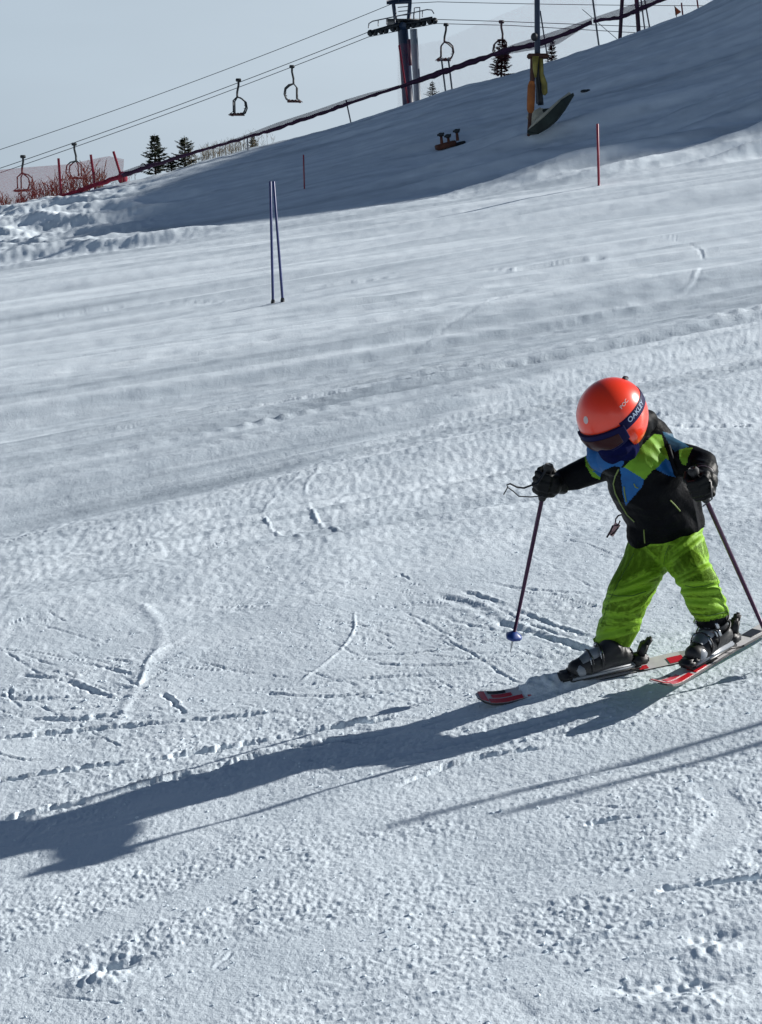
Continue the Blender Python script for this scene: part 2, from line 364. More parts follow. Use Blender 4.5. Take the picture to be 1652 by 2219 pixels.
def snow_material():
    m = bpy.data.materials.new("snow"); m.use_nodes = True; nt = m.node_tree; b = nt.nodes['Principled BSDF']
    b.inputs['Roughness'].default_value = .55; b.inputs['Specular IOR Level'].default_value = .28
    tc = nt.nodes.new('ShaderNodeTexCoord')
    n = nt.nodes.new('ShaderNodeTexNoise'); n.inputs['Scale'].default_value = 3.0; n.inputs['Detail'].default_value = 6
    nt.links.new(tc.outputs['Object'], n.inputs['Vector'])
    r = nt.nodes.new('ShaderNodeValToRGB'); r.color_ramp.elements[0].position = .3; r.color_ramp.elements[1].position = .7
    r.color_ramp.elements[0].color = (.655, .735, .80, 1); r.color_ramp.elements[1].color = (.715, .79, .85, 1)
    nt.links.new(n.outputs[0], r.inputs[0])
    # run tones with painted shading (laid out in metres on the slope)
    ga = nt.nodes.new('ShaderNodeAttribute'); ga.attribute_name = 'glaze_shade'
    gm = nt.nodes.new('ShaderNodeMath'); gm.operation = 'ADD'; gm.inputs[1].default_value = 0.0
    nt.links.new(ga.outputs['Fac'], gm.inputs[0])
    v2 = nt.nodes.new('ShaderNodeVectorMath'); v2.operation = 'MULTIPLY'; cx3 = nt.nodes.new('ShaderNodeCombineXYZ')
    for k_, pw in enumerate((1.08, 1.0, .92)):           # painted shading goes a little bluer as well as duller
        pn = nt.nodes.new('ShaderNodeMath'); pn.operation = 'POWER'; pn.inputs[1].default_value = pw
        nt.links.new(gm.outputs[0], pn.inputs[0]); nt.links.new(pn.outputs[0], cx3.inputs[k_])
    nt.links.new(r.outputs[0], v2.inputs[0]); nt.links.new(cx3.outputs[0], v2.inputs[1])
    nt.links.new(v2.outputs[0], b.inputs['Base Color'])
    # grain: fine crystals, fading into coarser crust
    def noise(s, d, rg=.55):
        q = nt.nodes.new('ShaderNodeTexNoise'); q.inputs['Scale'].default_value = s; q.inputs['Detail'].default_value = d
        q.inputs['Roughness'].default_value = rg; nt.links.new(tc.outputs['Object'], q.inputs['Vector']); return q
    a = noise(52, 3.0, .68); c = noise(7.0, 4.0)
    b1 = nt.nodes.new('ShaderNodeBump'); b1.inputs['Distance'].default_value = .0062; b1.inputs['Strength'].default_value = .72
    b2 = nt.nodes.new('ShaderNodeBump'); b2.inputs['Distance'].default_value = .012; b2.inputs['Strength'].default_value = .5
    nt.links.new(c.outputs[0], b2.inputs['Height']); nt.links.new(a.outputs[0], b1.inputs['Height'])
    nt.links.new(b2.outputs[0], b1.inputs['Normal']); nt.links.new(b1.outputs[0], b.inputs['Normal'])
    return m

# ------------------------------------------------------------------ object helpers
def tag(o, label=None, cat=None, group=None, kind=None):
    if label: o['label'] = label
    if cat: o['category'] = cat
    if group: o['group'] = group
    if kind: o['kind'] = kind
    return o
def empty(name, loc, label, cat, group=None):
    o = bpy.data.objects.new(name, None); COL.objects.link(o); o.location = loc; o.empty_display_size = .2
    return tag(o, label, cat, group)
def link_mesh(name, me, mats, parent=None, smooth=True):
    o = bpy.data.objects.new(name, me); COL.objects.link(o)
    for mm in (mats if isinstance(mats, (list, tuple)) else [mats]): me.materials.append(mm)
    if smooth: me.polygons.foreach_set('use_smooth', [True] * len(me.polygons))
    if parent is not None:
        o.parent = parent; bpy.context.view_layer.update(); o.matrix_parent_inverse = parent.matrix_world.inverted()
    return o
def obj(name, bm, mats, parent=None, smooth=True):
    me = bpy.data.meshes.new(name); bm.to_mesh(me); bm.free()
    return link_mesh(name, me, mats, parent, smooth)
def frame_of(d):
    d = Vector(d).normalized(); a = Vector((0, 0, 1)) if abs(d.z) < .9 else Vector((0, 1, 0))
    s = d.cross(a).normalized(); return s, s.cross(d).normalized(), d
def tube(bm, pts, radii, n=10, cap=True, flat=1.0):
    """swept tube through pts; flat squashes the second cross axis"""
    pts = [Vector(p) for p in pts]
    if not isinstance(radii, (list, tuple)): radii = [radii] * len(pts)
    rings = []; ps, pu = None, None
    for i, p in enumerate(pts):
        d = (pts[min(i + 1, len(pts) - 1)] - pts[max(i - 1, 0)]).normalized()
        if ps is None: ps, pu, _ = frame_of(d)
        else:
            ps = (ps - d * ps.dot(d)).normalized(); pu = ps.cross(d).normalized()
        rings.append([bm.verts.new(p + (ps * math.cos(2 * math.pi * j / n) + pu * flat * math.sin(2 * math.pi * j / n)) * radii[i]) for j in range(n)])
    for a, b in zip(rings, rings[1:]):
        for j in range(n): bm.faces.new((a[j], a[(j + 1) % n], b[(j + 1) % n], b[j]))
    if cap:
        bm.faces.new(rings[0]); bm.faces.new(rings[-1][::-1])
def box(bm, c, sx, sy, sz, rot=None, bev=0.0):
    M = Matrix.Translation(Vector(c)) @ ((rot.to_4x4()) if rot is not None else Matrix.Identity(4)) @ Matrix.Diagonal((sx, sy, sz, 1))
    r = bmesh.ops.create_cube(bm, size=1.0, matrix=M)
    if bev: bmesh.ops.bevel(bm, geom=list({e for v in r['verts'] for e in v.link_edges}), offset=bev, segments=2, affect='EDGES')
def ball(bm, c, r, scale=(1, 1, 1), rot=None, u=16, v=12):
    M = Matrix.Translation(Vector(c)) @ (rot.to_4x4() if rot is not None else Matrix.Identity(4)) @ Matrix.Diagonal((*scale, 1))
    bmesh.ops.create_uvsphere(bm, u_segments=u, v_segments=v, radius=r, matrix=M)

# ------------------------------------------------------------------ the snow
def build_ground():
    # columns: bearings, dense inside the view; rows: distances, about one picture row each
    inner = np.linspace(-.245, .245, 860)
    th = np.arctan(inner)
    outer = th[-1] + (np.geomspace(.0009, math.pi - th[-1], 110))
    ang = np.concatenate([-outer[::-1], th, outer]); ang[0] = -math.pi; ang[-1] = math.pi
    rows = [np.geomspace(.25, 3.35, 30, endpoint=False)]
    d = 3.35; lst = []
    while d < 34:
        lst.append(d); d += max(d * d / (1624 * 2.05) * .95, .004)
    rows.append(np.array(lst)); rows.append(np.arange(d, 72, .17)); rows.append(np.geomspace(72, 900, 90))
    R = np.concatenate(rows)
    A, RR = np.meshgrid(ang, R)
    # inside the view use constant forward distance, outside circular rings
    inner_m = np.cos(np.clip(np.abs(A), 0, th[-1])); rad = RR / inner_m
    X = rad * np.sin(A); Y = rad * np.cos(A)
    x = X.ravel(); y = Y.ravel(); z = height(x, y)
    nr, nc = X.shape
    co = np.stack([x, y, z], 1)
    co = np.vstack([co, [[0, 0, C0]]]); centre = len(co) - 1
    i = np.arange(nr - 1)[:, None]; j = np.arange(nc - 1)[None, :]
    a = (i * nc + j).ravel(); quads = np.stack([a, a + 1, a + nc + 1, a + nc], 1)
    nq = len(quads)
    tri = np.stack([np.full(nc - 1, centre), np.arange(1, nc), np.arange(nc - 1)], 1)
    me = bpy.data.meshes.new("snow_ground")
    me.vertices.add(len(co)); me.vertices.foreach_set('co', co.astype(np.float32).ravel())
    me.loops.add(nq * 4 + len(tri) * 3); me.polygons.add(nq + len(tri))
    me.loops.foreach_set('vertex_index', np.concatenate([quads[:, ::-1].ravel(), tri[:, ::-1].ravel()]).astype(np.int32))
    me.polygons.foreach_set('loop_start', np.concatenate([np.arange(nq) * 4, nq * 4 + np.arange(len(tri)) * 3]).astype(np.int32))
    me.polygons.foreach_set('loop_total', np.concatenate([np.full(nq, 4), np.full(len(tri), 3)]).astype(np.int32))
    me.update(calc_edges=True)
    at_ = me.attributes.new('glaze_shade', 'FLOAT', 'POINT'); at_.data.foreach_set('value', np.concatenate([glaze_shade(x, y), [1.0]]).astype(np.float32))
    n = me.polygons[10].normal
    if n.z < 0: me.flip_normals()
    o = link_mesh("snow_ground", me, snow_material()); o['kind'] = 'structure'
    return o
build_ground()
def crumbs():
    rr = random.Random(12); bm = bmesh.new(); ico = bmesh.new(); bmesh.ops.create_icosphere(ico, subdivisions=1, radius=1)
    base = [v.co.copy() for v in ico.verts]; fcs = [[v.index for v in f.verts] for f in ico.faces]; ico.free()
    pts = []
    src = [(c[0], c[1]) for c, w, dp, b in [(k[0], k[1], k[2], k[3]) for k in CURVES] for c in [(c[i][0], c[i][1]) for i in range(len(c))]]
    for k in range(3000):
        if rr.random() < .6:
            c, w, dp, b = CURVES[rr.randrange(len(CURVES))]; i = rr.randrange(len(c) - 1); f = rr.random()
            x = c[i][0] + (c[i+1][0] - c[i][0]) * f + rr.gauss(0, .045); y = c[i][1] + (c[i+1][1] - c[i][1]) * f + rr.gauss(0, .05)
        else:
            p = on_piste(rr.uniform(-40, 1700), rr.uniform(1150, 2240)); x, y = p.x, p.y
        if 3.2 < y < 10: pts.append((x, y))
    pts = np.array(pts); hz_ = height(pts[:, 0], pts[:, 1])
    for (x, y), z in zip(pts, hz_):
        r = .0018 + .0045 * rr.random() ** 3; q = [rr.uniform(.6, 1.3) for _ in range(3)]; a = rr.random() * 6.28; ca, sa = math.cos(a), math.sin(a)
        vs = []
        for v in base:
            j = r * rr.uniform(.75, 1.2); X, Y_, Z_ = v.x * q[0] * j, v.y * q[1] * j, v.z * q[2] * j
            vs.append(bm.verts.new((x + X * ca - Y_ * sa, y + X * sa + Y_ * ca, z + Z_ * .8 + r * .2)))
        for f in fcs: bm.faces.new([vs[i] for i in f])
    o = obj('snow_crumbs', bm, mat('snow_crumb', (.68, .76, .82), .6), None, smooth=False); tag(o, 'loose crumbs of snow scattered on the scraped piste', 'snow crumbs', kind='stuff')
crumbs()

# ------------------------------------------------------------------ materials of the things
M_ = {
 'steel': mat('dull_steel', (.16, .17, .19), .45, .7),
 'dark': mat('dark_metal', (.025, .03, .035), .5, .4),
 'cable': mat('cable_steel', (.10, .115, .13), .5, .5),
 'navy': mat('navy_paint', (.012, .028, .06), .45, 0, .4, noise=.2, nscale=3),
 'greypaint': mat('grey_tower_paint', (.25, .29, .33), .5, noise=.1, nscale=2),
 'seat': mat('chair_seat', (.05, .015, .015), .6),
 'red': mat('red_pole', (.22, .010, .03), .45, noise=.15, nscale=8),
 'blue': mat('blue_pole', (.012, .024, .12), .4, noise=.15, nscale=8),
 'purple': mat('dark_purple_pole', (.035, .006, .025), .5, noise=.2, nscale=4),
 'yellow': mat('yellow_paint', (.20, .17, .03), .55, noise=.35, nscale=5),
 'orange': mat('orange_padding', (.30, .09, .015), .7, noise=.3, nscale=4),
 'brownpost': mat('rusty_post', (.07, .025, .015), .7, noise=.3, nscale=9),
 'mat_top': mat('pale_mat_top', (.50, .48, .38), .75, noise=.2, nscale=4),
 'mat_side': mat('dark_mat_side', (.025, .035, .028), .8, noise=.4, nscale=3),
 'wood': mat('brown_box', (.10, .035, .02), .8, noise=.4, nscale=6),
 'bark': mat('bark', (.06, .035, .02), .9, noise=.3, nscale=20),
 'needle': mat('needles', (.028, .040, .018), .8, noise=.45, nscale=6),
 'needle2': mat('needles_redbrown', (.075, .012, .016), .8, noise=.4, nscale=6),
 'twig': mat('twigs', (.16, .075, .045), .85, noise=.4, nscale=5),
 'grass': mat('dry_grass', (.22, .17, .10), .9, noise=.3, nscale=5),
 'straw': mat('rolled_net', (.035, .008, .035), .8, noise=.5, nscale=12),
 'redroll': mat('rolled_red_net', (.22, .008, .03), .8, noise=.5, nscale=12),
 'flag': mat('orange_flag', (.5, .10, .03), .7),
}
def net_material(name, col, cell, thick):
    """knotted netting: real see-through cells between coloured strings"""
    m = bpy.data.materials.new(name); m.use_nodes = True; nt = m.node_tree; b = nt.nodes['Principled BSDF']
    b.inputs['Base Color'].default_value = (*col, 1); b.inputs['Roughness'].default_value = .7
    out = nt.nodes['Material Output']; tc = nt.nodes.new('ShaderNodeUVMap')
    sp = nt.nodes.new('ShaderNodeSeparateXYZ'); nt.links.new(tc.outputs[0], sp.inputs[0]); mx = None
    for ax, sgn in (('X', 1), ('Y', 1)):
        # diagonal mesh: u+v and u-v
        ad = nt.nodes.new('ShaderNodeMath'); ad.operation = 'ADD' if ax == 'X' else 'SUBTRACT'
        nt.links.new(sp.outputs['X'], ad.inputs[0]); nt.links.new(sp.outputs['Y'], ad.inputs[1])
        dv = nt.nodes.new('ShaderNodeMath'); dv.operation = 'DIVIDE'; dv.inputs[1].default_value = cell; nt.links.new(ad.outputs[0], dv.inputs[0])
        fr = nt.nodes.new('ShaderNodeMath'); fr.operation = 'FRACT'; nt.links.new(dv.outputs[0], fr.inputs[0])
        lt = nt.nodes.new('ShaderNodeMath'); lt.operation = 'LESS_THAN'; lt.inputs[1].default_value = thick; nt.links.new(fr.outputs[0], lt.inputs[0])
        if mx is None: mx = lt
        else:
            g = nt.nodes.new('ShaderNodeMath'); g.operation = 'MAXIMUM'; nt.links.new(mx.outputs[0], g.inputs[0]); nt.links.new(lt.outputs[0], g.inputs[1]); mx = g
    tr = nt.nodes.new('ShaderNodeBsdfTransparent'); ms = nt.nodes.new('ShaderNodeMixShader')
    nt.links.new(mx.outputs[0], ms.inputs[0]); nt.links.new(tr.outputs[0], ms.inputs[1]); nt.links.new(b.outputs[0], ms.inputs[2])
    nt.links.new(ms.outputs[0], out.inputs[0]); return m
M_['net_red'] = net_material('red_netting', (.50, .03, .04), .05, .24)
M_['net_thin'] = net_material('faint_red_netting', (.45, .06, .12), .06, .05)
M_['net_dense'] = net_material('bunched_dark_netting', (.05, .02, .06), .05, .42)

# ------------------------------------------------------------------ spruces behind the ridge
def spruce(name, base, h, seed, m_leaf, label, cat='spruce', width=.30, lean=0.0, bare=.12, dens=1.0):
    rr = random.Random(seed); t = empty(name, base, label, cat, 'small spruces along the ridge')
    b = Vector(base); tip = b + Vector((lean * h, 0, h))
    bm = bmesh.new(); tube(bm, [b - Vector((0, 0, .5)), b.lerp(tip, .5), tip], [.05 * h / 2 + .02, .03 * h / 2 + .01, .006], 7)
    n_w = int(15 * dens)
    bl = bmesh.new()
    for w in range(n_w):
        f = bare + (1 - bare) * (w / n_w) ** .9; c = b.lerp(tip, f)
        L = width * h * (1 - f) ** .8 * rr.uniform(.75, 1.15) + .05 * h * (1 - f)
        nb = rr.randint(5, 7); a0 = rr.random() * 6.28
        for q in range(nb):
            if rr.random() < .14: continue
            a = a0 + q * 6.283 / nb + rr.uniform(-.3, .3); l = L * rr.uniform(.55, 1.2)
            d = Vector((math.cos(a), math.sin(a), rr.uniform(-.12, .25) + .25 * f))
            end = c + d * l; end.z += .10 * l
            tube(bm, [c, c.lerp(end, .6), end], [.012, .008, .004], 4)
            # needle sprays along the bough
            ns = max(4, int(10 * l / (.3 * h) + 3))
            side = d.cross(Vector((0, 0, 1))).normalized()
            for k in range(ns):
                p = c.lerp(end, .15 + .9 * k / ns); s = (.075 + .06 * (1 - k / ns)) * h * rr.uniform(.6, 1.1)
                for sg in (-1, 1):
                    v = (d.normalized() * .7 + side * sg * rr.uniform(.5, 1.1) + Vector((0, 0, rr.uniform(-.5, .25)))).normalized()
                    u = v.cross(Vector((rr.uniform(-1, 1), rr.uniform(-1, 1), 1))).normalized() * s * .20
                    p0 = bl.verts.new(p - u * .6); p1 = bl.verts.new(p + v * s * .6 + u); p2 = bl.verts.new(p + v * s); p3 = bl.verts.new(p + v * s * .5 - u)
                    bl.faces.new((p0, p1, p2, p3))
    for k in range(int(14)):
        p = tip - Vector((0, 0, rr.uniform(-.02, .14) * h)); v = Vector((rr.uniform(-1, 1), rr.uniform(-1, 1), .8)).normalized(); s = .06 * h
        u = v.cross(Vector((1, .3, 0))).normalized() * s * .25
        bl.faces.new([bl.verts.new(z) for z in (p - u, p + v * s + u * .3, p + v * s, p + u)])
    obj('trunk', bm, M_['bark'], t); obj('crown', bl, m_leaf, t, smooth=False)
def base_at(px, py, Y, sink=0.0):
    p = at(px, py, Y); return (p.x, p.y, p.z - sink)
def plant_spruce(px, top, bot, Y, seed, leaf, label, **kw):
    b = at(px, bot, Y); tp = at(px, top, Y); g = ground_at(b.x, b.y)
    spruce('spruce_tree', (b.x, b.y, min(g, b.z)), tp.z - min(g, b.z), seed, M_[leaf], label, **kw)
plant_spruce(338, 293, 388, 67.2, 1, 'needle', 'taller dark spruce on the left, crossed by the rolled net', width=.42)
plant_spruce(402, 296, 372, 67.2, 2, 'needle', 'bushy dark spruce just right of the taller one', width=.58)
plant_spruce(372, 340, 377, 67.0, 12, 'needle', 'low scrubby spruce between the two dark spruces', width=.75)
plant_spruce(549, 293, 334, 67.0, 3, 'needle', 'tiny spruce below the net, in line with the blue gate', width=.42, dens=.8)
plant_spruce(937, 176, 214, 66.5, 4, 'needle2', 'tiny bare-stemmed spruce right of the lift tower foot', width=.55, dens=.55)
plant_spruce(1087, 84, 168, 66.5, 5, 'needle2', 'reddish spruce seen through the red netting, mid ridge', width=.32)
plant_spruce(1196, 88, 134, 66.5, 6, 'needle2', 'short reddish spruce right of the yellow-legged mast', width=.26, dens=.8)

# ------------------------------------------------------------------ bare bushes on the left
def shrub(px, py, Y, h, seed, label, mt='twig'):
    rr = random.Random(seed); p = at(px, py, Y); g = min(ground_at(p.x, p.y), p.z); top = p.z + h
    H = top - g; bm = bmesh.new(); c = Vector((p.x, p.y, g - .05))
    for k in range(15):
        a = rr.random() * 6.28; sp_ = rr.uniform(.05, .35)
        e = c + Vector((math.cos(a) * sp_ * H, math.sin(a) * sp_ * H, H * rr.uniform(.6, 1.05))); m1 = c.lerp(e, .5) + Vector((rr.uniform(-.1, .1), 0, 0)) * H
        tube(bm, [c, m1, e], [.022, .015, .008], 4)
        for j in range(6):
            f = rr.uniform(.35, .95); s = c.lerp(m1, f * 2) if f < .5 else m1.lerp(e, f * 2 - 1)
            tube(bm, [s, s + Vector((rr.uniform(-.2, .2), rr.uniform(-.2, .2), rr.uniform(.12, .3))) * H], [.012, .006], 4)
    o = obj('bare_shrub', bm, M_[mt], None); tag(o, label, 'shrub', 'bare shrubs behind the red net')
for i, (px, h, pos) in enumerate([(12, 1.1, 'leftmost bare reddish shrub, at the frame edge behind the red net'), (45, 1.0, 'bare shrub under the leftmost lift chair'),
        (75, 1.15, 'bare brown shrub just right of the leftmost lift chair'), (105, 1.1, 'bare shrub left of the first leaning red stake'),
        (132, 1.25, 'bare shrub at the foot of the first leaning red stake'), (160, 1.1, 'bare shrub under the second lift chair'),
        (188, 1.3, 'tallest bare shrub, between the second chair and middle red stake'), (212, 1.2, 'bare shrub right of the middle red stake')]):
    ridge = np.interp(px, [q[0] for q in RIDGE_PX], [q[1] for q in RIDGE_PX])
    shrub(px, ridge - 4, 70.5, h, 40 + i, pos)
# dry grass standing out of the snow along the crest
bm = bmesh.new(); rr = random.Random(5)
for k in range(240):
    px = rr.choice([rr.uniform(405, 560), rr.uniform(420, 600), rr.uniform(0, 300), rr.uniform(440, 520)]); ridge = np.interp(px, [q[0] for q in RIDGE_PX], [q[1] for q in RIDGE_PX])
    p = at(px, ridge, rr.uniform(65.5, 68)); g = ground_at(p.x, p.y); h = rr.uniform(.2, .75)
    tube(bm, [(p.x, p.y, g - .05), (p.x + rr.uniform(-.08, .08), p.y, g + h * .6), (p.x + rr.uniform(-.2, .2), p.y, g + h)], [.008, .006, .003], 3)
    for j in range(2):
        q = Vector((p.x, p.y, g + h * rr.uniform(.4, .8))); tube(bm, [q, q + Vector((rr.uniform(-.15, .15), 0, .15))], [.006, .003], 3)
tag(obj('dry_grass', bm, M_['grass']), 'sparse dry stalks poking out of the snow on the crest', 'grass', kind='stuff')

# ------------------------------------------------------------------ safety net along the ridge
NET_PX = [(-40, 486, 12), (0, 470, 14), (120, 432, 13), (265, 381, 11), (330, 359, 9), (440, 325, 6), (520, 303, 6), (600, 278, 8), (680, 251, 8),
          (752, 226, 8), (800, 209, 7), (870, 188, 8), (960, 156, 11), (1030, 132, 10), (1065, 120, 9), (1110, 106, 9), (1170, 94, 10), (1230, 72, 8), (1288, 45, 7),
          (1345, 38, 8), (1390, 18, 9), (1430, 2, 9), (1480, -20, 8)]
def net_point(px, lift=0.0, Y=64.2):
    cy = np.interp(px, [q[0] for q in NET_PX], [q[1] for q in NET_PX]); p = at(px, cy - lift, Y); return p
def strand(bm, x0, x1, k0, seed):
    rr = random.Random(seed); pts, rad = [], []
    for px in np.arange(x0, x1 + 1, 9.0):
        w = np.interp(px, [q[0] for q in NET_PX], [q[2] for q in NET_PX]); p = net_point(px, 0, 64.2)
        pts.append(p + Vector((0, rr.uniform(-.02, .02), rr.uniform(-.02, .02)))); rad.append(w * .5 * 64.2 / F * k0 * rr.uniform(.8, 1.2))
    tube(bm, pts, rad, 8, flat=.8)
def sheet(top, bottom, Y, xs, name, mt, parent, sag=.0, yamp=.12):
    """hanging panel of netting between two picture-traced edges, at its real distance"""
    me = bpy.data.meshes.new(name); V, Fc, UV = [], [], []; nv = 6
    for i, px in enumerate(xs):
        a = at(px, np.interp(px, *zip(*top)), Y); b = at(px, np.interp(px, *zip(*bottom)), Y)
        for j in range(nv):
            f = j / (nv - 1); p = a.lerp(b, f); p.y += yamp * math.sin(px * .03 + f * 3) ; V.append(p); UV.append((p.x, p.z))
    for i in range(len(xs) - 1):
        for j in range(nv - 1):
            a = i * nv + j; Fc.append((a, a + 1, a + nv + 1, a + nv))
    me.from_pydata(V, [], Fc); uv = me.uv_layers.new(name='net')
    for l in me.loops: uv.data[l.index].uv = UV[l.vertex_index]
    return link_mesh(name, me, M_[mt], parent)
def stake(bm, p0, p1, Y, r, below=.8, Y1=None):
    a = at(*p0, Y); b = at(*p1, Y1 or Y); d = (b - a).normalized(); g = ground_at(b.x, b.y); e = b + d * max(.3, (b.z - g) + .3)
    tube(bm, [a, b, e], r, 8)
# left red net
t = empty('safety_net', at(130, 435, 64.2), 'tall red netting fence rolled at its foot, at the far left', 'net fence')
bm = bmesh.new(); strand(bm, -40, 268, 1.0, 1); obj('rolled_strand', bm, M_['redroll'], t)
xs = list(range(-40, 269, 12)) + [268]
sheet([(-40, 372), (60, 362), (150, 356), (235, 338), (268, 345)], [(-40, 488), (0, 472), (120, 434), (268, 384)], 66.6, xs, 'net_panel', 'net_red', t)
for p0, p1 in (((127, 343), (134, 440)), ((197, 335), (208, 420)), ((246, 328), (267, 396))):
    bm = bmesh.new(); stake(bm, p0, p1, 66.3, .05); obj('stake', bm, M_['red'], t)
bm = bmesh.new(); ball(bm, at(266, 386, 66.0), .2, (1, .8, 1.3)); obj('gathered_bundle', bm, M_['redroll'], t)
# long dark gathered net
t = empty('rolled_net_fence', at(752, 240, 64.2), 'long dark rolled-up net strung on thin posts along the crest', 'net fence')
bm = bmesh.new(); strand(bm, 264, 870, 1.15, 2); strand(bm, 868, 1290, 1.35, 3); strand(bm, 1286, 1480, 1.2, 4); obj('rolled_strand', bm, M_['straw'], t)
xs = list(range(440, 871, 10))
sheet([(440, 322), (520, 297), (600, 266), (680, 240), (752, 215), (800, 201), (870, 184)], [(440, 327), (600, 280), (752, 228), (870, 190)], 64.25, xs, 'slack_net', 'net_dense', t, yamp=.02)
xs = list(range(1060, 1291, 8))
sheet([(1060, 118), (1110, 97), (1170, 78), (1230, 58), (1290, 36)], [(1060, 124), (1110, 116), (1165, 107), (1210, 96), (1250, 70), (1290, 46)], 64.25, xs, 'slack_net', 'net_dense', t, yamp=.02)
xs = list(range(1286, 1481, 8))
sheet([(1286, 38), (1340, 20), (1380, 6), (1430, -10), (1480, -28)], [(1286, 46), (1340, 44), (1390, 26), (1430, 5), (1480, -16)], 64.25, xs, 'slack_net', 'net_dense', t, yamp=.02)
xs = list(range(264, 345, 8))
sheet([(264, 372), (300, 359), (345, 349)], [(264, 384), (345, 357)], 64.25, xs, 'slack_net', 'net_dense', t, yamp=.02)
for p0, p1, r in (((750, 216), (759, 258), .028), ((536, 295), (538, 328), .03), ((1281, -30), (1298, 98), .035), ((1262, 20), (1290, 44), .012)):
    bm = bmesh.new(); stake(bm, p0, p1, 64.6, r); obj('post', bm, M_['steel'], t)
# pale pink tall net behind the lift tower
t = empty('tall_safety_net', at(1000, 150, 74), 'tall faint pink netting standing on the crest behind the lift chairs', 'net fence')
xs = list(range(862, 1301, 12))
sheet([(862, 92), (905, 97), (960, 86), (1030, 56), (1100, 26), (1180, -6), (1300, -60)], [(862, 232), (940, 215), (1060, 182), (1180, 146), (1301, 104)], 69.0, xs, 'net_panel', 'net_thin', t)
xs = list(range(1350, 1561, 14))
sheet([(1350, -40), (1560, -60)], [(1350, 86), (1420, 66), (1560, 8)], 66.0, xs, 'net_panel', 'net_thin', t)
bm = bmesh.new(); stake(bm, (865, 98), (886, 232), 69.0, .04); obj('post', bm, M_['red'], t)
bm = bmesh.new(); stake(bm, (1477, 6), (1480, 34), 66.0, .03); obj('post', bm, M_['red'], t)
bm = bmesh.new(); stake(bm, (1510, -6), (1514, 22), 66.0, .03); obj('post', bm, M_['red'], t)

# thin poles on the crest
def crest_pole(p0, p1, r, mt, label, Y=66.0, group='poles standing on the crest', name='crest_pole', extra=None):
    t = empty(name, at(*p1, Y), label, 'pole', group)
    bm = bmesh.new(); stake(bm, p0, p1, Y, r); obj('shaft', bm, M_[mt], t)
    bm = bmesh.new(); a = at(*p0, Y); ball(bm, a, r * 1.25); obj('top_cap', bm, M_[mt], t)
    if extra: extra(t)
crest_pole((1352, -60), (1344, 80), .075, 'purple', 'thicker dark purple pole at the top edge, left one of two')
crest_pole((1376, -60), (1384, 64), .085, 'purple', 'thicker dark purple pole at the top edge, right one of two')
crest_pole((1386, -30), (1396, 52), .03, 'steel', 'thin grey pole just right of the purple poles, nearer one', Y=67)
crest_pole((1392, -30), (1406, 48), .03, 'steel', 'thin grey pole just right of the purple poles, outer one', Y=67)
crest_pole((957, 128), (966, 200), .035, 'steel', 'thin grey leaning pole under the upper lift chair, left of the pair', Y=68)
crest_pole((972, 128), (980, 196), .035, 'steel', 'thin grey leaning pole under the upper lift chair, right of the pair', Y=68)
crest_pole((1171, 25), (1186, 120), .028, 'steel', 'slim grey pole leaning behind the yellow-legged mast', Y=66.5)
t = empty('marker_flag', at(1466, 30, 65.5), 'small orange flag on a short stick on the upper crest', 'flag')
bm = bmesh.new(); stake(bm, (1462, 12), (1467, 38), 65.0, .015); obj('stick', bm, M_['dark'], t)
bm = bmesh.new(); a = at(1462, 13, 65.0); vs = [a, a + Vector((.28, .02, -.22)), a + Vector((.05, 0, -.36))]
f = bm.faces.new([bm.verts.new(v) for v in vs]); g = bmesh.ops.extrude_face_region(bm, geom=[f])
for v in [x for x in g['geom'] if isinstance(x, bmesh.types.BMVert)]: v.co.y += .01
obj('pennant', bm, M_['flag'], t, smooth=False)

# ------------------------------------------------------------------ chairlift
YA, YB = 106.0, 110.0
def line(name, pts, r, label):
    bm = bmesh.new(); tube(bm, pts, r, 6); tag(obj(name, bm, M_['cable']), label, 'cable', 'lift ropes')
def sagline(a, b, n=24, sag=.0):
    a = Vector(a); b = Vector(b); return [a.lerp(b, i / n) - Vector((0, 0, sag * 4 * (i / n) * (1 - i / n))) for i in range(n + 1)]
line('lift_rope', sagline(at(-160, 418, YA), at(797, 70, YA), sag=.25) + sagline(at(797, 70, YA), at(945, 42, YA), 4)[1:] + sagline(at(945, 42, YA), at(1105, 47, YA), 10)[1:] + [at(1500, 62, YA)], .024,
     'upper haul rope of the chairlift, carrying the chair nearest the middle')
line('lift_rope', sagline(at(-160, 428, YB), at(799, 80, YB), sag=.25) + sagline(at(799, 80, YB), at(944, 51, YB), 4)[1:] + sagline(at(944, 51, YB), at(1105, 55, YB), 10)[1:] + [at(1500, 78, YB)], .024,
     'lower haul rope of the chairlift, running just under the upper one')
line('signal_cable', sagline(at(-160, 376, 108), at(848, 9, 108), sag=.35) + sagline(at(848, 9, 108), at(950, 4, 108), 4)[1:] + sagline(at(950, 4, 108), at(1800, 12, 108), 24, .1)[1:], .022,
     'single thin cable high above the two haul ropes')

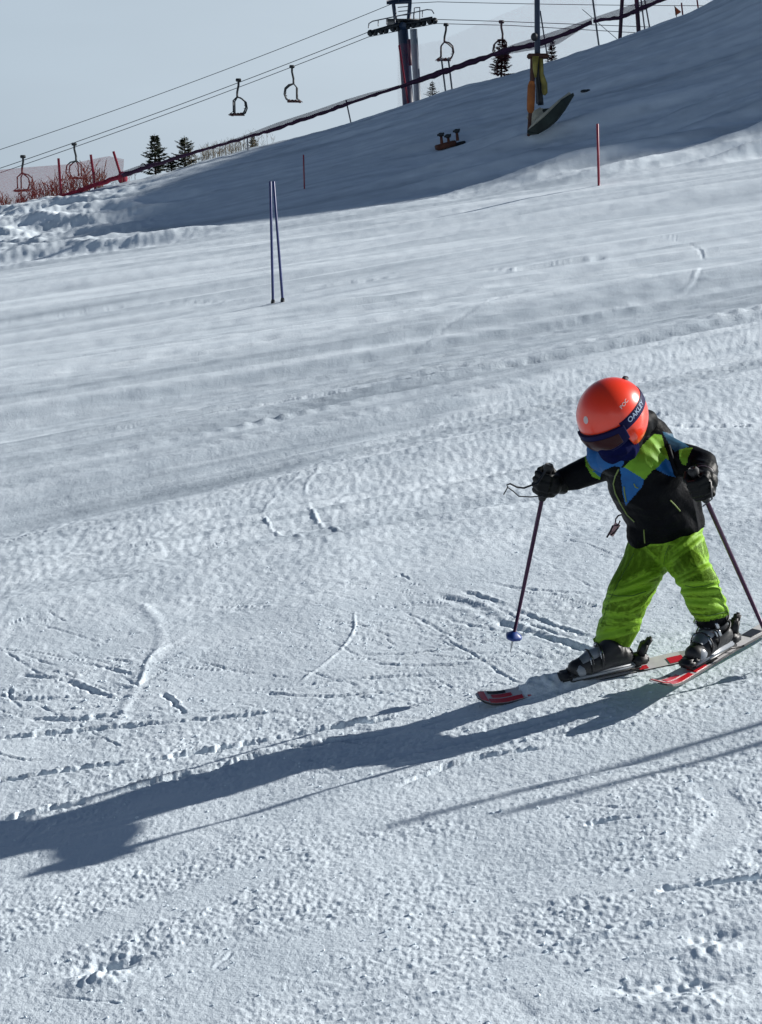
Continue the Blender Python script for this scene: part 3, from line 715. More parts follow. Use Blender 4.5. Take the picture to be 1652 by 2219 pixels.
def chair(px, py, Y, rope_y, flip, label, sc=1.0):
    """two-seat chair: grip, bent hanger, bail, seat, back; px,py is where it grips the rope"""
    top = at(px, py, Y); t = empty('lift_chair', top, label, 'chairlift chair', 'chairs hanging on the lift ropes')
    s = flip; u = Y / F                       # metres per unit
    def P(dx, dy, dz=0): return top + Vector((dx * u * s, dz, -dy * u))
    bm = bmesh.new(); box(bm, top + Vector((0, 0, -.04)), .34, .16, .20, bev=.03); obj('grip', bm, M_['dark'], t)
    bm = bmesh.new(); tube(bm, [P(0, 0), P(0, 12), P(-3, 26), P(-3, 36)], .07, 8); obj('hanger', bm, M_['dark'], t)
    for dz in (-.55, .55):
        bm = bmesh.new()
        tube(bm, [P(-10, 68, dz), P(-10, 44, dz), P(-3, 36, dz * .35), P(6, 39, dz), P(14, 46, dz), P(16, 58, dz), P(12, 68, dz), P(6, 72, dz)], .048, 7)
        obj('side_frame', bm, M_['dark'], t)
    bm = bmesh.new()
    for k in range(4):
        box(bm, P(-15 + 7 * k, 71.5 + .7 * (k == 0) - .6 * (k == 3)), .19, 1.2, .15, bev=.03)
    box(bm, P(-4, 73.2), .9, .9, .05)
    obj('seat', bm, M_['seat'], t)
    bm = bmesh.new()
    for k in range(3): tube(bm, [P(11 + 1.2 * k, 66 - 6 * k, -.56), P(11 + 1.2 * k, 66 - 6 * k, .56)], .022, 6)
    obj('backrest', bm, M_['dark'], t)
    bm = bmesh.new(); tube(bm, [P(-10, 48, -.55), P(-11, 66, -.5), P(-21, 73, -.45), P(-21, 73, .45), P(-11, 66, .5), P(-10, 48, .55)], .02, 6); obj('footrest_bar', bm, M_['dark'], t)
chair(517, 172, YA, 0, 1, 'dark lift chair in the open sky, left of the two nearest the middle', 1)
chair(633, 143, YB, 0, -1, 'dark lift chair in the open sky, closest to the lift tower on its left')
chair(50, 338, YA, 0, 1, 'leftmost lift chair, hanging in front of the red net')
chair(161, 311, YB, 0, -1, 'second lift chair from the left, above the bare shrubs')
chair(967, 52, YB, 0, 1, 'lift chair just right of the tower, above the pair of thin poles')
chair(1087, 46, YA, 0, -1, 'rightmost lift chair, above the reddish spruce')

def lift_tower():
    Y = 108.0; u = Y / F
    base = at(885, 232, Y); g = ground_at(base.x, base.y)
    t = empty('lift_tower', (base.x, base.y, g), 'dark blue chairlift tower with wheel trains, its foot behind the crest', 'lift tower')
    bm = bmesh.new(); d = at(886, 236, Y); top = at(873, 62, Y); ft = d + (d - top).normalized() * 2.5
    tube(bm, [ft, top], [.40, .33], 20); obj('pole', bm, M_['navy'], t)
    bm = bmesh.new(); tube(bm, [ft + Vector((.62, 1.5, 0)), top + Vector((.72, 1.5, .1))], [.24, .24], 12); obj('rear_pole', bm, M_['greypaint'], t)
    bm = bmesh.new(); tube(bm, [at(886, 85, Y - .6), at(890, 142, Y - .6)], .11, 8); obj('ladder_box', bm, M_['purple'], t)
    # wheel trains: main beam, rockers and rubber wheels, one train per rope
    for Yq in (YA, YB):
        uq = Yq / F; bm = bmesh.new()
        def Q(px, py, dy=0): return at(px, py, Yq) + Vector((0, dy, 0))
        tube(bm, [Q(806, 70), Q(840, 60), Q(874, 52), Q(905, 46), Q(938, 40)], .13, 8); obj('wheel_beam', bm, M_['dark'], t)
        for k, px in enumerate((803, 813, 826, 836, 852, 862, 884, 896, 908, 918, 932, 942)):
            py = 70 - (px - 800) * .195 + (1 if k % 2 else 0); c = Q(px, py + 2)
            bm = bmesh.new()
            M = Matrix.Translation(c) @ Matrix.Rotation(math.pi / 2, 4, 'X')
            bmesh.ops.create_cone(bm, cap_ends=True, segments=18, radius1=.20, radius2=.20, depth=.16, matrix=M)
            bmesh.ops.create_cone(bm, cap_ends=True, segments=12, radius1=.06, radius2=.06, depth=.34, matrix=M)
            obj('rope_wheel', bm, M_['dark'], t)
        # catwalk and hand rail above the wheels
        bm = bmesh.new(); tube(bm, [Q(799, 64, -.9), Q(800, 54, -.9), Q(808, 49, -.9), Q(846, 41, -.9), Q(880, 34, -.9), Q(925, 24, -.9), Q(935, 25, -.9), Q(940, 33, -.9)], .035, 6)
        for px in (820, 838, 856, 896, 915):
            py = 47 - (px - 815) * .21; tube(bm, [Q(px, py, -.9), Q(px, py + 14, -.9)], .03, 6)
        obj('hand_rail', bm, M_['steel'], t)
    bm = bmesh.new(); tube(bm, [at(873, 56, YA - .6), at(873, 55, YB + .6)], .24, 10); obj('cross_arm', bm, M_['navy'], t)
    bm = bmesh.new(); box(bm, at(873, 50, Y), 2.0, 4.4, .12); obj('catwalk', bm, M_['dark'], t)
    # lifting frame over the top
    bm = bmesh.new(); tube(bm, [at(873 - 18 * .8, 52, YA), at(848 + 4, 2, YA)], .12, 8); tube(bm, [at(886, 52, YA), at(889, 0, YA)], .12, 8)
    tube(bm, [at(858, 50, YB), at(852, 2, YB)], .09, 8); tube(bm, [at(884, 50, YB), at(888, 0, YB)], .09, 8)
    tube(bm, [at(838, 4, YA), at(892, 2, YA)], .16, 8); tube(bm, [at(842, -1, YB), at(892, -3, YB)], .14, 8)
    tube(bm, [at(868, -3, YA - 1), at(868, -4, YB + 1)], .2, 8); obj('lifting_frame', bm, M_['navy'], t)
    bm = bmesh.new()
    for k in range(3): tube(bm, [at(862, 16 + 9 * k, YA), at(884, 14 + 9 * k, YA)], .03, 6)
    obj('ladder', bm, M_['steel'], t)
    bm = bmesh.new()
    for s in (0, 12): tube(bm, [at(898 + s, 17, YA - .9), at(898 + s, 42, YA - .9)], .03, 6)
    tube(bm, [at(897, 17, YA - .9), at(911, 16, YA - .9)], .03, 6); obj('ladder', bm, M_['steel'], t)
lift_tower()

# ------------------------------------------------------------------ mast with yellow legs, orange pad and crash mat
def mast():
    foot = hit(1147, 293); Y = foot.y + .3; u = Y / F
    t = empty('slope_mast', foot, 'tall dark mast on yellow legs with an orange pad, on the shaded slope', 'mast')
    bm = bmesh.new(); tube(bm, [at(1163, -260, Y), at(1165, 130, Y), at(1169, 224, Y + .35)], [.075, .085, .095], 14); obj('pole', bm, M_['navy'], t)
    bm = bmesh.new(); ball(bm, at(1158, 80, Y - .1), .1, (1, .8, 1.2)); box(bm, at(1160, 80, Y), .12, .2, .12); obj('clamp', bm, M_['dark'], t)
    bm = bmesh.new(); tube(bm, [at(1156, 124, Y - .1), at(1154, 175, Y - .15), at(1150, 235, Y - .2), at(1146, 293, Y - .3), at(1145, 300, Y - .3)], [.09, .075, .06, .05, .05], 10)
    obj('leg', bm, M_['brownpost'], t)
    bm = bmesh.new(); tube(bm, [at(1168, 124, Y - .1), at(1167, 160, Y - .1), at(1171, 215, Y + .1), at(1172, 228, Y + .1)], [.12, .09, .09, .09], 10); obj('leg', bm, M_['dark'], t)
    bm = bmesh.new(); tube(bm, [at(1161, 122, Y - .3), at(1160, 150, Y - .3), at(1161, 168, Y - .3)], [.10, .07, .03], 10)
    tube(bm, [at(1173, 123, Y - .2), at(1174, 160, Y - .2), at(1180, 182, Y - .2), at(1181, 201, Y - .2), at(1179, 206, Y - .2)], [.06, .065, .09, .085, .04], 10); obj('yellow_brace', bm, M_['yellow'], t)
    bm = bmesh.new(); tube(bm, [at(1153, 177, Y - .35), at(1152, 186, Y - .38), at(1151, 215, Y - .4), at(1150, 238, Y - .38), at(1149, 244, Y - .36)], [.08, .115, .12, .11, .07], 12); obj('orange_pad', bm, M_['orange'], t)
    bm = bmesh.new(); box(bm, at(1166, 122, Y - .1), .62, .4, .14, bev=.03); obj('collar', bm, M_['brownpost'], t)
    # wrecked-boat shaped crash mat lying against the foot
    t2 = empty('crash_mat', hit(1190, 262), 'pale-topped dark crash mat curled on the snow at the foot of the mast', 'crash mat')
    outer = [(1149, 288, -.45), (1162, 273, -.50), (1180, 257, -.48), (1198, 240, -.40), (1216, 222, -.25), (1238, 206, .15)]
    lower = [(1149, 293, -.55), (1166, 291, -.60), (1188, 279, -.62), (1208, 262, -.58), (1226, 238, -.45), (1240, 212, .10)]
    inner = [(1152, 274, -.10), (1160, 264, -.05), (1176, 250, .0), (1192, 238, .05), (1209, 224, .1), (1232, 206, .35)]
    bmA = bmesh.new(); bmB = bmesh.new()
    O = [at(a, b, Y + c) for a, b, c in outer]; Lw = [at(a, b, Y + c) for a, b, c in lower]; I = [at(a, b, Y + c) for a, b, c in inner]
    def strip(bm, A, B, th):
        n = len(A); va = [bm.verts.new(p) for p in A]; vb = [bm.verts.new(p) for p in B]
        off = [((b - a).cross(A[min(i + 1, n - 1)] - A[max(i - 1, 0)])).normalized() * th for i, (a, b) in enumerate(zip(A, B))]
        vc = [bm.verts.new(p + o) for p, o in zip(A, off)]; vd = [bm.verts.new(p + o) for p, o in zip(B, off)]
        for i in range(n - 1):
            bm.faces.new((va[i], va[i+1], vb[i+1], vb[i])); bm.faces.new((vc[i], vd[i], vd[i+1], vc[i+1]))
            bm.faces.new((va[i], vc[i], vc[i+1], va[i+1])); bm.faces.new((vb[i], vb[i+1], vd[i+1], vd[i]))
        for i in (0, n - 1): bm.faces.new((va[i], vb[i], vd[i], vc[i]))
    strip(bmA, O, Lw, .12); obj('side', bmA, M_['mat_side'], t2, smooth=False)
    O2 = [p + Vector((0, -.015, .015)) for p in O]
    strip(bmB, [o.lerp(i, .55) for o, i in zip(O2, I)], O2, .08); obj('rim', bmB, M_['mat_top'], t2, smooth=False)
    bmC = bmesh.new(); box(bmC, at(1164, 254, Y + .15), .55, .12, .42, Matrix.Rotation(-.5, 3, 'Y'), bev=.05); obj('flap', bmC, M_['mat_top'], t2)
    bmD = bmesh.new(); tube(bmD, [at(1168, 250, Y + .2), at(1178, 244, Y + .2), at(1190, 240, Y + .25)], [.06, .12, .08], 10); obj('strap_roll', bmD, M_['mat_side'], t2)
mast()

# hydrant box low on the shaded slope
def hydrant():
    a = hit(947, 322); b = hit(1006, 305); t = empty('hydrant_box', a.lerp(b, .5), 'low brown wooden box with three dark valve posts, on the shaded slope', 'hydrant box')
    Y = min(a.y, b.y) - .25; a = at(944, 321, Y); b = at(1002, 305, Y + .2)
    d = (b - a).normalized(); bm = bmesh.new(); ang = math.atan2(b.y - a.y, b.x - a.x); tilt = math.atan2(b.z - a.z, math.hypot(b.x - a.x, b.y - a.y))
    R = Matrix.Rotation(ang, 3, 'Z') @ Matrix.Rotation(-tilt, 3, 'Y')
    box(bm, a.lerp(b, .38), .62, .40, .16, R, bev=.02); obj('box', bm, M_['wood'], t)
    bm = bmesh.new(); box(bm, a.lerp(b, .55) + Vector((0, .1, -.05)), .92, .5, .08, R, bev=.02); obj('base_board', bm, M_['dark'], t)
    for k, (px, py) in enumerate(((956, 292), (971, 295), (990, 284))):
        c = at(px, py, Y); f = at(px + 2, 314 - 5 * k, Y + .1); bm = bmesh.new(); tube(bm, [f, c], [.05, .04], 8); p = obj('valve_post', bm, M_['wood'], t)
        bm = bmesh.new(); ball(bm, c, .075, (1.3, 1, .9)); tube(bm, [c + Vector((-.12, 0, -.02)), c + Vector((.1, 0, .05))], .03, 8); obj('valve_head', bm, M_['dark'], p)
hydrant()
h0 = hit(1268, 199)
bm = bmesh.new(); ball(bm, h0, .1, (1.5, 1, .6)); ball(bm, h0 + Vector((.1, 0, .02)), .07, (1.3, 1, .7)); tag(obj('rock', bm, M_['dark']), 'small dark stone on the shaded slope right of the mast', 'stone')

# ------------------------------------------------------------------ gate and piste poles
def pole(name, p_top, p_bot, r, mt, label, cat, group, hinge=True, ty=0.0):
    b = hit(*p_bot); a = at(p_top[0], p_top[1], b.y + ty)
    t = empty(name, b, label, cat, group); d = (a - b).normalized()
    bm = bmesh.new(); tube(bm, [b - d * .15, b + d * .12, a - d * .01, a], [r, r, r, r * .6], 14); obj('shaft', bm, M_[mt], t)
    if hinge:
        bm = bmesh.new(); tube(bm, [b - d * .03, b + d * .02, b + d * .05], [r * 1.7, r * 1.6, r * 1.15], 14); obj('base_hinge', bm, M_['dark'], t)
pole('gate_pole', (586, 392), (592, 657), .019, 'blue', 'blue slalom pole standing on the piste, left one of the pair', 'slalom pole', 'blue slalom gate poles')
pole('gate_pole', (593, 392), (613, 655), .019, 'blue', 'blue slalom pole leaning a little left, right one of the pair', 'slalom pole', 'blue slalom gate poles')
# unseen gate poles added right of the frame to cast the thin foreground shadows
for px, py, h, nm in ((826, 1797, 1.72, 'nearer the skier'), (1075, 1771, 1.66, 'nearer the viewer')):
    q = on_piste(px, py); L = h / (math.tan(SUN_EL) - CA * math.cos(SUN_AZ) - CB * math.sin(SUN_AZ))
    b = Vector((q.x + L * math.cos(SUN_AZ), q.y + L * math.sin(SUN_AZ), 0)); b.z = ground_at(b.x, b.y)
    t = empty('gate_pole', b, 'blue slalom pole added unseen beyond the right edge for its shadow, ' + nm, 'slalom pole', 'blue slalom gate poles')
    bm = bmesh.new(); tube(bm, [b - Vector((0, 0, .2)), b + Vector((0, 0, h - .02)), b + Vector((0, 0, h))], [.016, .016, .009], 14); obj('shaft', bm, M_['blue'], t)
    bm = bmesh.new(); tube(bm, [b - Vector((0, 0, .03)), b + Vector((0, 0, .05))], [.028, .022], 14); obj('base_hinge', bm, M_['dark'], t)
pole('piste_marker', (1295, 268), (1298, 402), .030, 'red', 'slim red marker pole at the piste edge on the right', 'marker pole', 'red piste marker poles', False)
pole('piste_marker', (658, 335), (660, 410), .022, 'red', 'thin distant red marker pole behind the blue gate', 'marker pole', 'red piste marker poles', False)

# ================================================================== the young skier
def K(zx, zy, Y): return at(1046.3 + .3723 * zx, 770.9 + .3723 * zy, Y)
Z = .3723 / F                              # metres per working unit per metre of distance
from mathutils.bvhtree import BVHTree
MK = {
 'seam': mat('trouser_seam', (.06, .14, .008), .7),
 'shell': mat('jacket_black', (.003, .0035, .005), .55, noise=.3, nscale=25, bump=.0016, bscale=110, spec=.07),
 'green': mat('jacket_lime', (.15, .33, .014), .6, noise=.12, nscale=18, bump=.001, bscale=160, spec=.3),
 'blue': mat('jacket_blue', (.007, .10, .30), .6, noise=.15, nscale=18, bump=.001, bscale=160, spec=.3),
 'teal': mat('jacket_teal', (.01, .065, .12), .6, noise=.4, nscale=30, spec=.3),
 'pants': mat('lime_trousers', (.22, .43, .018), .62, noise=.10, nscale=14, bump=.0015, bscale=90, spec=.3),
 'piping': mat('olive_piping', (.16, .22, .05), .5),
 'helmet': mat('helmet_red', (.90, .045, .010), .32, coat=.6, spec=.5),
 'helmet_trim': mat('helmet_dark_trim', (.02, .012, .02), .5),
 'logo': mat('pale_logo', (.62, .50, .48), .5),
 'navy': mat('goggle_navy', (.004, .005, .045), .55, spec=.12),
 'lens': mat('goggle_lens', (.03, .004, .005), .3, spec=.2),
 'strap': mat('strap_letters', (.27, .36, .50), .6),
 'gaiter': mat('navy_neck_gaiter', (.003, .005, .042), .95, noise=.25, nscale=30, bump=.001, bscale=120, spec=.08),
 'skin': mat('skin', (.50, .27, .19), .55),
 'hair': mat('dark_hair', (.015, .010, .008), .7, bump=.002, bscale=200),
 'glove': mat('black_glove', (.004, .005, .005), .5, noise=.3, nscale=30, bump=.001, bscale=150, spec=.2),
 'boot': mat('black_boot', (.008, .008, .010), .5, noise=.2, nscale=20),
 'bootgrey': mat('grey_boot_shell', (.22, .24, .27), .35, noise=.15, nscale=12),
 'buckle': mat('bright_buckle', (.55, .56, .58), .25, .9),
 'ski_top': mat('ski_red', (.62, .02, .03), .3, coat=.5),
 'ski_white': mat('ski_white', (.62, .60, .60), .35, noise=.1, nscale=20),
 'ski_black': mat('ski_black', (.02, .02, .022), .35),
 'edge': mat('ski_edge_steel', (.35, .36, .38), .3, .9),
 'polep': mat('dark_plum_shaft', (.045, .008, .04), .35, .3),
 'basket': mat('blue_basket', (.012, .045, .22), .4),
 'pass': mat('lift_pass', (.62, .38, .40), .5, noise=.5, nscale=60),
}
def remesh(bm, voxel, smooth=3, name='m'):
    me = bpy.data.meshes.new(name); bmesh.ops.recalc_face_normals(bm, faces=bm.faces); bm.to_mesh(me); bm.free()
    o = bpy.data.objects.new(name, me); COL.objects.link(o)
    r = o.modifiers.new('r', 'REMESH'); r.mode = 'VOXEL'; r.voxel_size = voxel
    if smooth: s = o.modifiers.new('s', 'SMOOTH'); s.iterations = smooth; s.factor = .5
    dg = bpy.context.evaluated_depsgraph_get(); out = bpy.data.meshes.new_from_object(o.evaluated_get(dg))
    bpy.data.objects.remove(o); return out
def verts(me):
    a = np.empty(len(me.vertices) * 3, np.float32); me.vertices.foreach_get('co', a); n = np.empty_like(a); me.vertices.foreach_get('normal', n)
    return a.reshape(-1, 3).astype(float), n.reshape(-1, 3).astype(float)
def setv(me, co): me.vertices.foreach_set('co', co.astype(np.float32).ravel()); me.update()
def folds(me, amp, fx, fz, seed, fine=.3, ridge=True):
    """cloth creases: soft ridges running mostly across the limb"""
    co, no = verts(me); s = co[:, 0] * .8 + co[:, 1] * .6
    warp = .5 * vnoise(s * 6, co[:, 2] * 6, seed + 9)
    a = vnoise(s * fx + warp, co[:, 2] * fz + warp * 2, seed)
    v = (1 - 2 * np.abs(a)) if ridge else a
    b = vnoise(s * fx * 2.3 + 4, co[:, 2] * fz * 1.9 + warp * 3, seed + 3)
    d = amp * (v * .8 - .35) + amp * fine * b
    setv(me, co + no * d[:, None])
def zu(co):
    """working-frame coordinates of points (used only to lay the pattern pieces out on the cloth)"""
    y = co[:, 1]; d = co / y[:, None]
    c = d @ FW; X = co[:, 0] / y / c * F + 826; Yp = 1109.5 - (d @ UP) / c * F
    return (X - 1046.3) / .3723, (Yp - 770.9) / .3723
def inpoly(x, y, poly):
    r = np.zeros(len(x), bool); n = len(poly)
    for i in range(n):
        x0, y0 = poly[i]; x1, y1 = poly[(i + 1) % n]
        if y0 == y1: continue
        c = ((y0 > y) != (y1 > y)) & (x < (x1 - x0) * (y - y0) / (y1 - y0) + x0); r ^= c
    return r
def chain(bm, nodes, n=18, ball_ends=True):
    """tapered limb: nodes = (zx, zy, Y, r) with r in working units; adds overlapping round cones"""
    P = [K(a, b, c) for a, b, c, _ in nodes]; R = [r * Z * c for _, _, c, r in nodes]
    for i in range(len(P) - 1):
        q = [P[i].lerp(P[i + 1], k / 4) for k in range(5)]; tube(bm, q, [R[i] + (R[i + 1] - R[i]) * k / 4 for k in range(5)], n)
    for p, r in zip(P, R): ball(bm, p, r * .998, u=n, v=12)

person = empty('person', on_piste(1306, 1469), 'child skiing in red helmet, black green and blue jacket and lime trousers', 'person')

# head frame
Hc = K(748, 332, 5.80)
hf = Vector((-.52, -.68, -.54)).normalized(); hl = Vector((0, 0, 1)).cross(hf).normalized()   # hl: the child's left
hl = (hl + Vector((0, 0, .30))).normalized(); hu = hf.cross(hl).normalized(); hl = hu.cross(hf).normalized()
HA, HB, HCc = .132, .119, .120
def hp(th, ph, k=1.0, low=1.3):
    t = math.radians(th); p = math.radians(ph); c = HCc * (low if ph < 0 else 1.0)
    return Hc + (hf * HA * math.cos(p) * math.cos(t) + hl * HB * math.cos(p) * math.sin(t) + hu * c * math.sin(p)) * k

# ---- the body: one continuous figure under the clothes
bm = bmesh.new()
chain(bm, [(1065, 1010, 6.02, 120), (1020, 880, 5.98, 105), (950, 740, 5.93, 125), (905, 640, 5.90, 110), (870, 560, 5.88, 62), (800, 440, 5.84, 62)])
ball(bm, Hc, .082, (1, 1, 1.1)); ball(bm, Hc + hf * .012 - hu * .055, .070); ball(bm, Hc + hf * .055 - hu * .075, .034)
ball(bm, Hc + hf * .090 - hu * .040, .013)                                   # nose
for s in (-1, 1): ball(bm, Hc + hl * s * .078 - hu * .03, .016, (1, .5, 1))     # ears
chain(bm, [(900, 640, 5.92, 70), (700, 650, 6.0, 48), (570, 692, 6.01, 42), (455, 733, 6.03, 30), (410, 738, 6.02, 26)])
chain(bm, [(950, 640, 5.90, 70), (1130, 600, 5.86, 50), (1275, 625, 5.84, 44), (1288, 690, 5.72, 30)])
chain(bm, [(1065, 1010, 6.02, 110), (970, 1110, 6.04, 92), (860, 1380, 5.97, 66), (760, 1640, 6.02, 50), (765, 1730, 6.04, 44)])
chain(bm, [(1065, 1010, 6.02, 110), (1150, 1080, 5.99, 92), (1255, 1300, 5.84, 66), (1325, 1520, 5.79, 50), (1345, 1600, 5.79, 44)])
me = remesh(bm, .007, 5, 'body'); link_mesh('body', me, MK['skin'], person)

# ---- trousers
bm = bmesh.new()
chain(bm, [(1075, 980, 6.02, 185), (1060, 1060, 6.02, 178)])
chain(bm, [(1000, 1080, 6.04, 150), (945, 1200, 6.02, 140), (895, 1300, 5.99, 132), (845, 1400, 5.965, 133), (815, 1500, 5.98, 124), (785, 1590, 6.00, 118), (752, 1672, 6.02, 108)])
chain(bm, [(1140, 1070, 6.00, 158), (1180, 1150, 5.94, 142), (1215, 1240, 5.86, 124), (1262, 1330, 5.78, 120), (1292, 1420, 5.77, 112), (1325, 1475, 5.79, 110)])
me = remesh(bm, .0048, 4, 'trousers')
# cut the legs open at the hem
tb = bmesh.new(); tb.from_mesh(me)
for (c, d) in ((K(745, 1690, 6.02), (K(745, 1690, 6.02) - K(790, 1580, 6.0)).normalized()), (K(1330, 1515, 5.79), (K(1335, 1515, 5.79) - K(1310, 1400, 5.79)).normalized())):
    near = [f for f in tb.faces if (f.calc_center_median() - c).length < .17]
    geo_ = list(set(near) | {e for f in near for e in f.edges} | {v for f in near for v in f.verts})
    r = bmesh.ops.bisect_plane(tb, geom=geo_, plane_co=c, plane_no=d, clear_outer=True)
tb.to_mesh(me); tb.free(); me.update()
folds(me, .0065, 5, 14, 61, .2)
co, no = verts(me); zx, zy = zu(co)
# deep creases behind the knees, blousing over the boot
for (cx_, cy_, sl, w, dp) in ((840, 1370, .25, 16, .010), (900, 1300, .4, 14, .006), (800, 1520, -.1, 15, .007), (780, 1600, .25, 14, .008), (1270, 1345, .08, 12, .012), (1230, 1240, .5, 15, .006), (1300, 1430, -.1, 13, .006), (1160, 1120, .7, 16, .006), (1240, 1000, .9, 16, .007)):
    dd = (zy - cy_ + sl * (zx - cx_)) / w; loc = np.exp(-((zx - cx_) / 160) ** 2)
    co -= no * (dp * np.exp(-dd * dd) * loc)[:, None]; co += no * (dp * .6 * np.exp(-(dd - 2) ** 2) * loc)[:, None]
setv(me, co)
tb = bmesh.new(); tb.from_mesh(me); tt = BVHTree.FromBMesh(tb); tb.free()
tr = link_mesh('trousers', me, MK['pants'], person)
for pts, r in (([(1085, 1105), (1062, 1160), (1055, 1215)], .0016), ([(1178, 1338), (1230, 1348), (1290, 1340), (1345, 1322)], .0022), ([(1300, 1010), (1318, 1120), (1345, 1230), (1372, 1330), (1395, 1430)], .0016),
               ([(722, 1385), (790, 1400), (870, 1398), (950, 1372)], .0020), ([(880, 1150), (800, 1300), (735, 1430), (690, 1560)], .0016), ([(1225, 1502), (1320, 1512), (1420, 1490)], .0020)):
    P = []
    for a, b in zip(pts, pts[1:]):
        for k in range(7):
            q = K(a[0] + (b[0] - a[0]) * k / 6, a[1] + (b[1] - a[1]) * k / 6, 1.0).normalized(); h = tt.ray_cast(Vector((0, 0, 0)), q)
            if h[0] and 5.4 < h[0].y < 6.4: P.append(h[0])
    if len(P) > 2:
        bm = bmesh.new(); tube(bm, P, r, 5); obj('seam', bm, MK['seam'], tr); so = tr.modifiers.new('thick', 'SOLIDIFY'); so.thickness = .004; so.offset = -1

# ---- jacket
bm = bmesh.new()
chain(bm, [(1085, 968, 6.02, 214), (1045, 880, 6.0, 232), (1000, 800, 5.97, 232), (945, 715, 5.94, 226), (905, 640, 5.91, 205), (890, 580, 5.90, 150)], 24)
chain(bm, [(930, 1020, 5.97, 95), (905, 1052, 5.97, 70)])
chain(bm, [(880, 600, 5.93, 130), (690, 640, 6.0, 92)])
chain(bm, [(1000, 560, 5.92, 130), (1130, 600, 5.87, 100)])
chain(bm, [(690, 645, 6.0, 92), (600, 676, 6.01, 86), (540, 698, 6.02, 80), (470, 722, 6.03, 66), (438, 735, 6.03, 56)])
chain(bm, [(1130, 600, 5.87, 98), (1215, 610, 5.86, 92), (1278, 630, 5.83, 84), (1290, 670, 5.76, 78), (1288, 705, 5.70, 66)])
chain(bm, [(900, 520, 5.97, 120), (970, 440, 6.0, 98), (1010, 500, 6.0, 110)])                            # hood, folded behind the head
chain(bm, [(770, 590, 5.84, 110), (830, 610, 5.86, 120)])                                                 # raised collar
chain(bm, [(760, 610, 5.86, 95), (690, 590, 5.88, 85), (662, 545, 5.90, 56)])
me = remesh(bm, .0042, 4, 'jacket')
tb = bmesh.new(); tb.from_mesh(me)
# hem: leave the bottom open along a tilted plane, higher over the left hip
c = K(1070, 1050, 6.0); e1 = K(1310, 955, 6.0) - K(850, 1108, 6.0); dn = Vector((e1.z, 0, -e1.x)).normalized()
if dn.z > 0: dn = -dn
bmesh.ops.bisect_plane(tb, geom=tb.verts[:] + tb.edges[:] + tb.faces[:], plane_co=c, plane_no=dn, clear_outer=True)
tb.to_mesh(me); tb.free(); me.update()
folds(me, .0075, 7, 10, 71, .4)
co, no = verts(me); zx, zy = zu(co)
front = no[:, 1] < .45
fc = np.empty(len(me.polygons) * 3, np.float32); me.polygons.foreach_get('center', fc); fc = fc.reshape(-1, 3).astype(float)
fn = np.empty(len(me.polygons) * 3, np.float32); me.polygons.foreach_get('normal', fn); fn = fn.reshape(-1, 3)
px_, py_ = zu(fc); px_ = px_ + 3 * vnoise(px_ / 20, py_ / 20, 5); fr = fn[:, 1] < .55
mi = np.zeros(len(fc), np.int32)
G1 = [(815, 652), (870, 600), (930, 520), (1000, 455), (1042, 460), (1062, 540), (1090, 600), (1010, 655), (985, 672), (940, 722)]
B1 = [(800, 655), (822, 648), (940, 722), (925, 768), (832, 872), (812, 800)]
B2 = [(1008, 660), (1062, 600), (1092, 615), (1122, 708), (1072, 694)]
B3 = [(590, 450), (700, 450), (800, 560), (822, 620), (810, 652), (768, 640), (700, 668), (682, 705), (640, 672), (605, 600)]
G2 = [(592, 560), (604, 600), (640, 672), (684, 706), (684, 722), (640, 706), (600, 640)]
G3 = [(1145, 535), (1225, 535), (1196, 590), (1185, 640), (1160, 630), (1140, 575)]
T1 = [(1045, 440), (1120, 460), (1200, 530), (1150, 545), (1120, 560), (1085, 520)]
D1 = [(700, 540), (800, 560), (812, 600), (760, 590)]
mi[fr & inpoly(px_, py_, B3)] = 2; mi[fr & inpoly(px_, py_, G2)] = 1; mi[fr & inpoly(px_, py_, G1)] = 1; mi[fr & inpoly(px_, py_, B1)] = 2
mi[fr & inpoly(px_, py_, B2)] = 2; mi[fr & inpoly(px_, py_, G3)] = 1; mi[inpoly(px_, py_, T1)] = 3
mi[~fr & (py_ < 640) & (px_ > 740) & (px_ < 1100)] = 1
me.polygons.foreach_set('material_index', mi)
jk = link_mesh('jacket', me, [MK['shell'], MK['green'], MK['blue'], MK['teal']], person)
me.polygons.foreach_set('material_index', mi)
so = jk.modifiers.new('thick', 'SOLIDIFY'); so.thickness = .004; so.offset = -1
jb = bmesh.new(); jb.from_mesh(me); jt = BVHTree.FromBMesh(jb); jb.free()
def onjacket(zx_, zy_):
    d = K(zx_, zy_, 1.0).normalized(); h = jt.ray_cast(Vector((0, 0, 0)), d); return (h[0] if h[0] else K(zx_, zy_, 5.9)) - d * .002
def seam(pts, r, m_, name):
    P = []
    for a, b in zip(pts, pts[1:]):
        for k in range(6): P.append(onjacket(a[0] + (b[0] - a[0]) * k / 6, a[1] + (b[1] - a[1]) * k / 6))
    P.append(onjacket(*pts[-1])); bm = bmesh.new(); tube(bm, P, r, 6); o = obj(name, bm, m_, person); return o
seam([(792, 660), (772, 700), (760, 745), (772, 800), (802, 860), (840, 925), (884, 968)], .0028, MK['piping'], 'zip_piping')
seam([(822, 762), (826, 800), (836, 850)], .0026, MK['piping'], 'zip_piping')
seam([(1092, 842), (1120, 870), (1150, 905)], .0024, MK['piping'], 'pocket_zip')
seam([(938, 1012), (941, 1060), (944, 1090)], .0026, MK['piping'], 'pocket_zip')
seam([(880, 745), (890, 765), (905, 770)], .0024, MK['piping'], 'chest_mark')
seam([(1078, 520), (1100, 600), (1130, 690)], .010, MK['shell'], 'shoulder_strap')
seam([(604, 600), (622, 650), (650, 668)], .0035, MK['piping'], 'zip_piping')

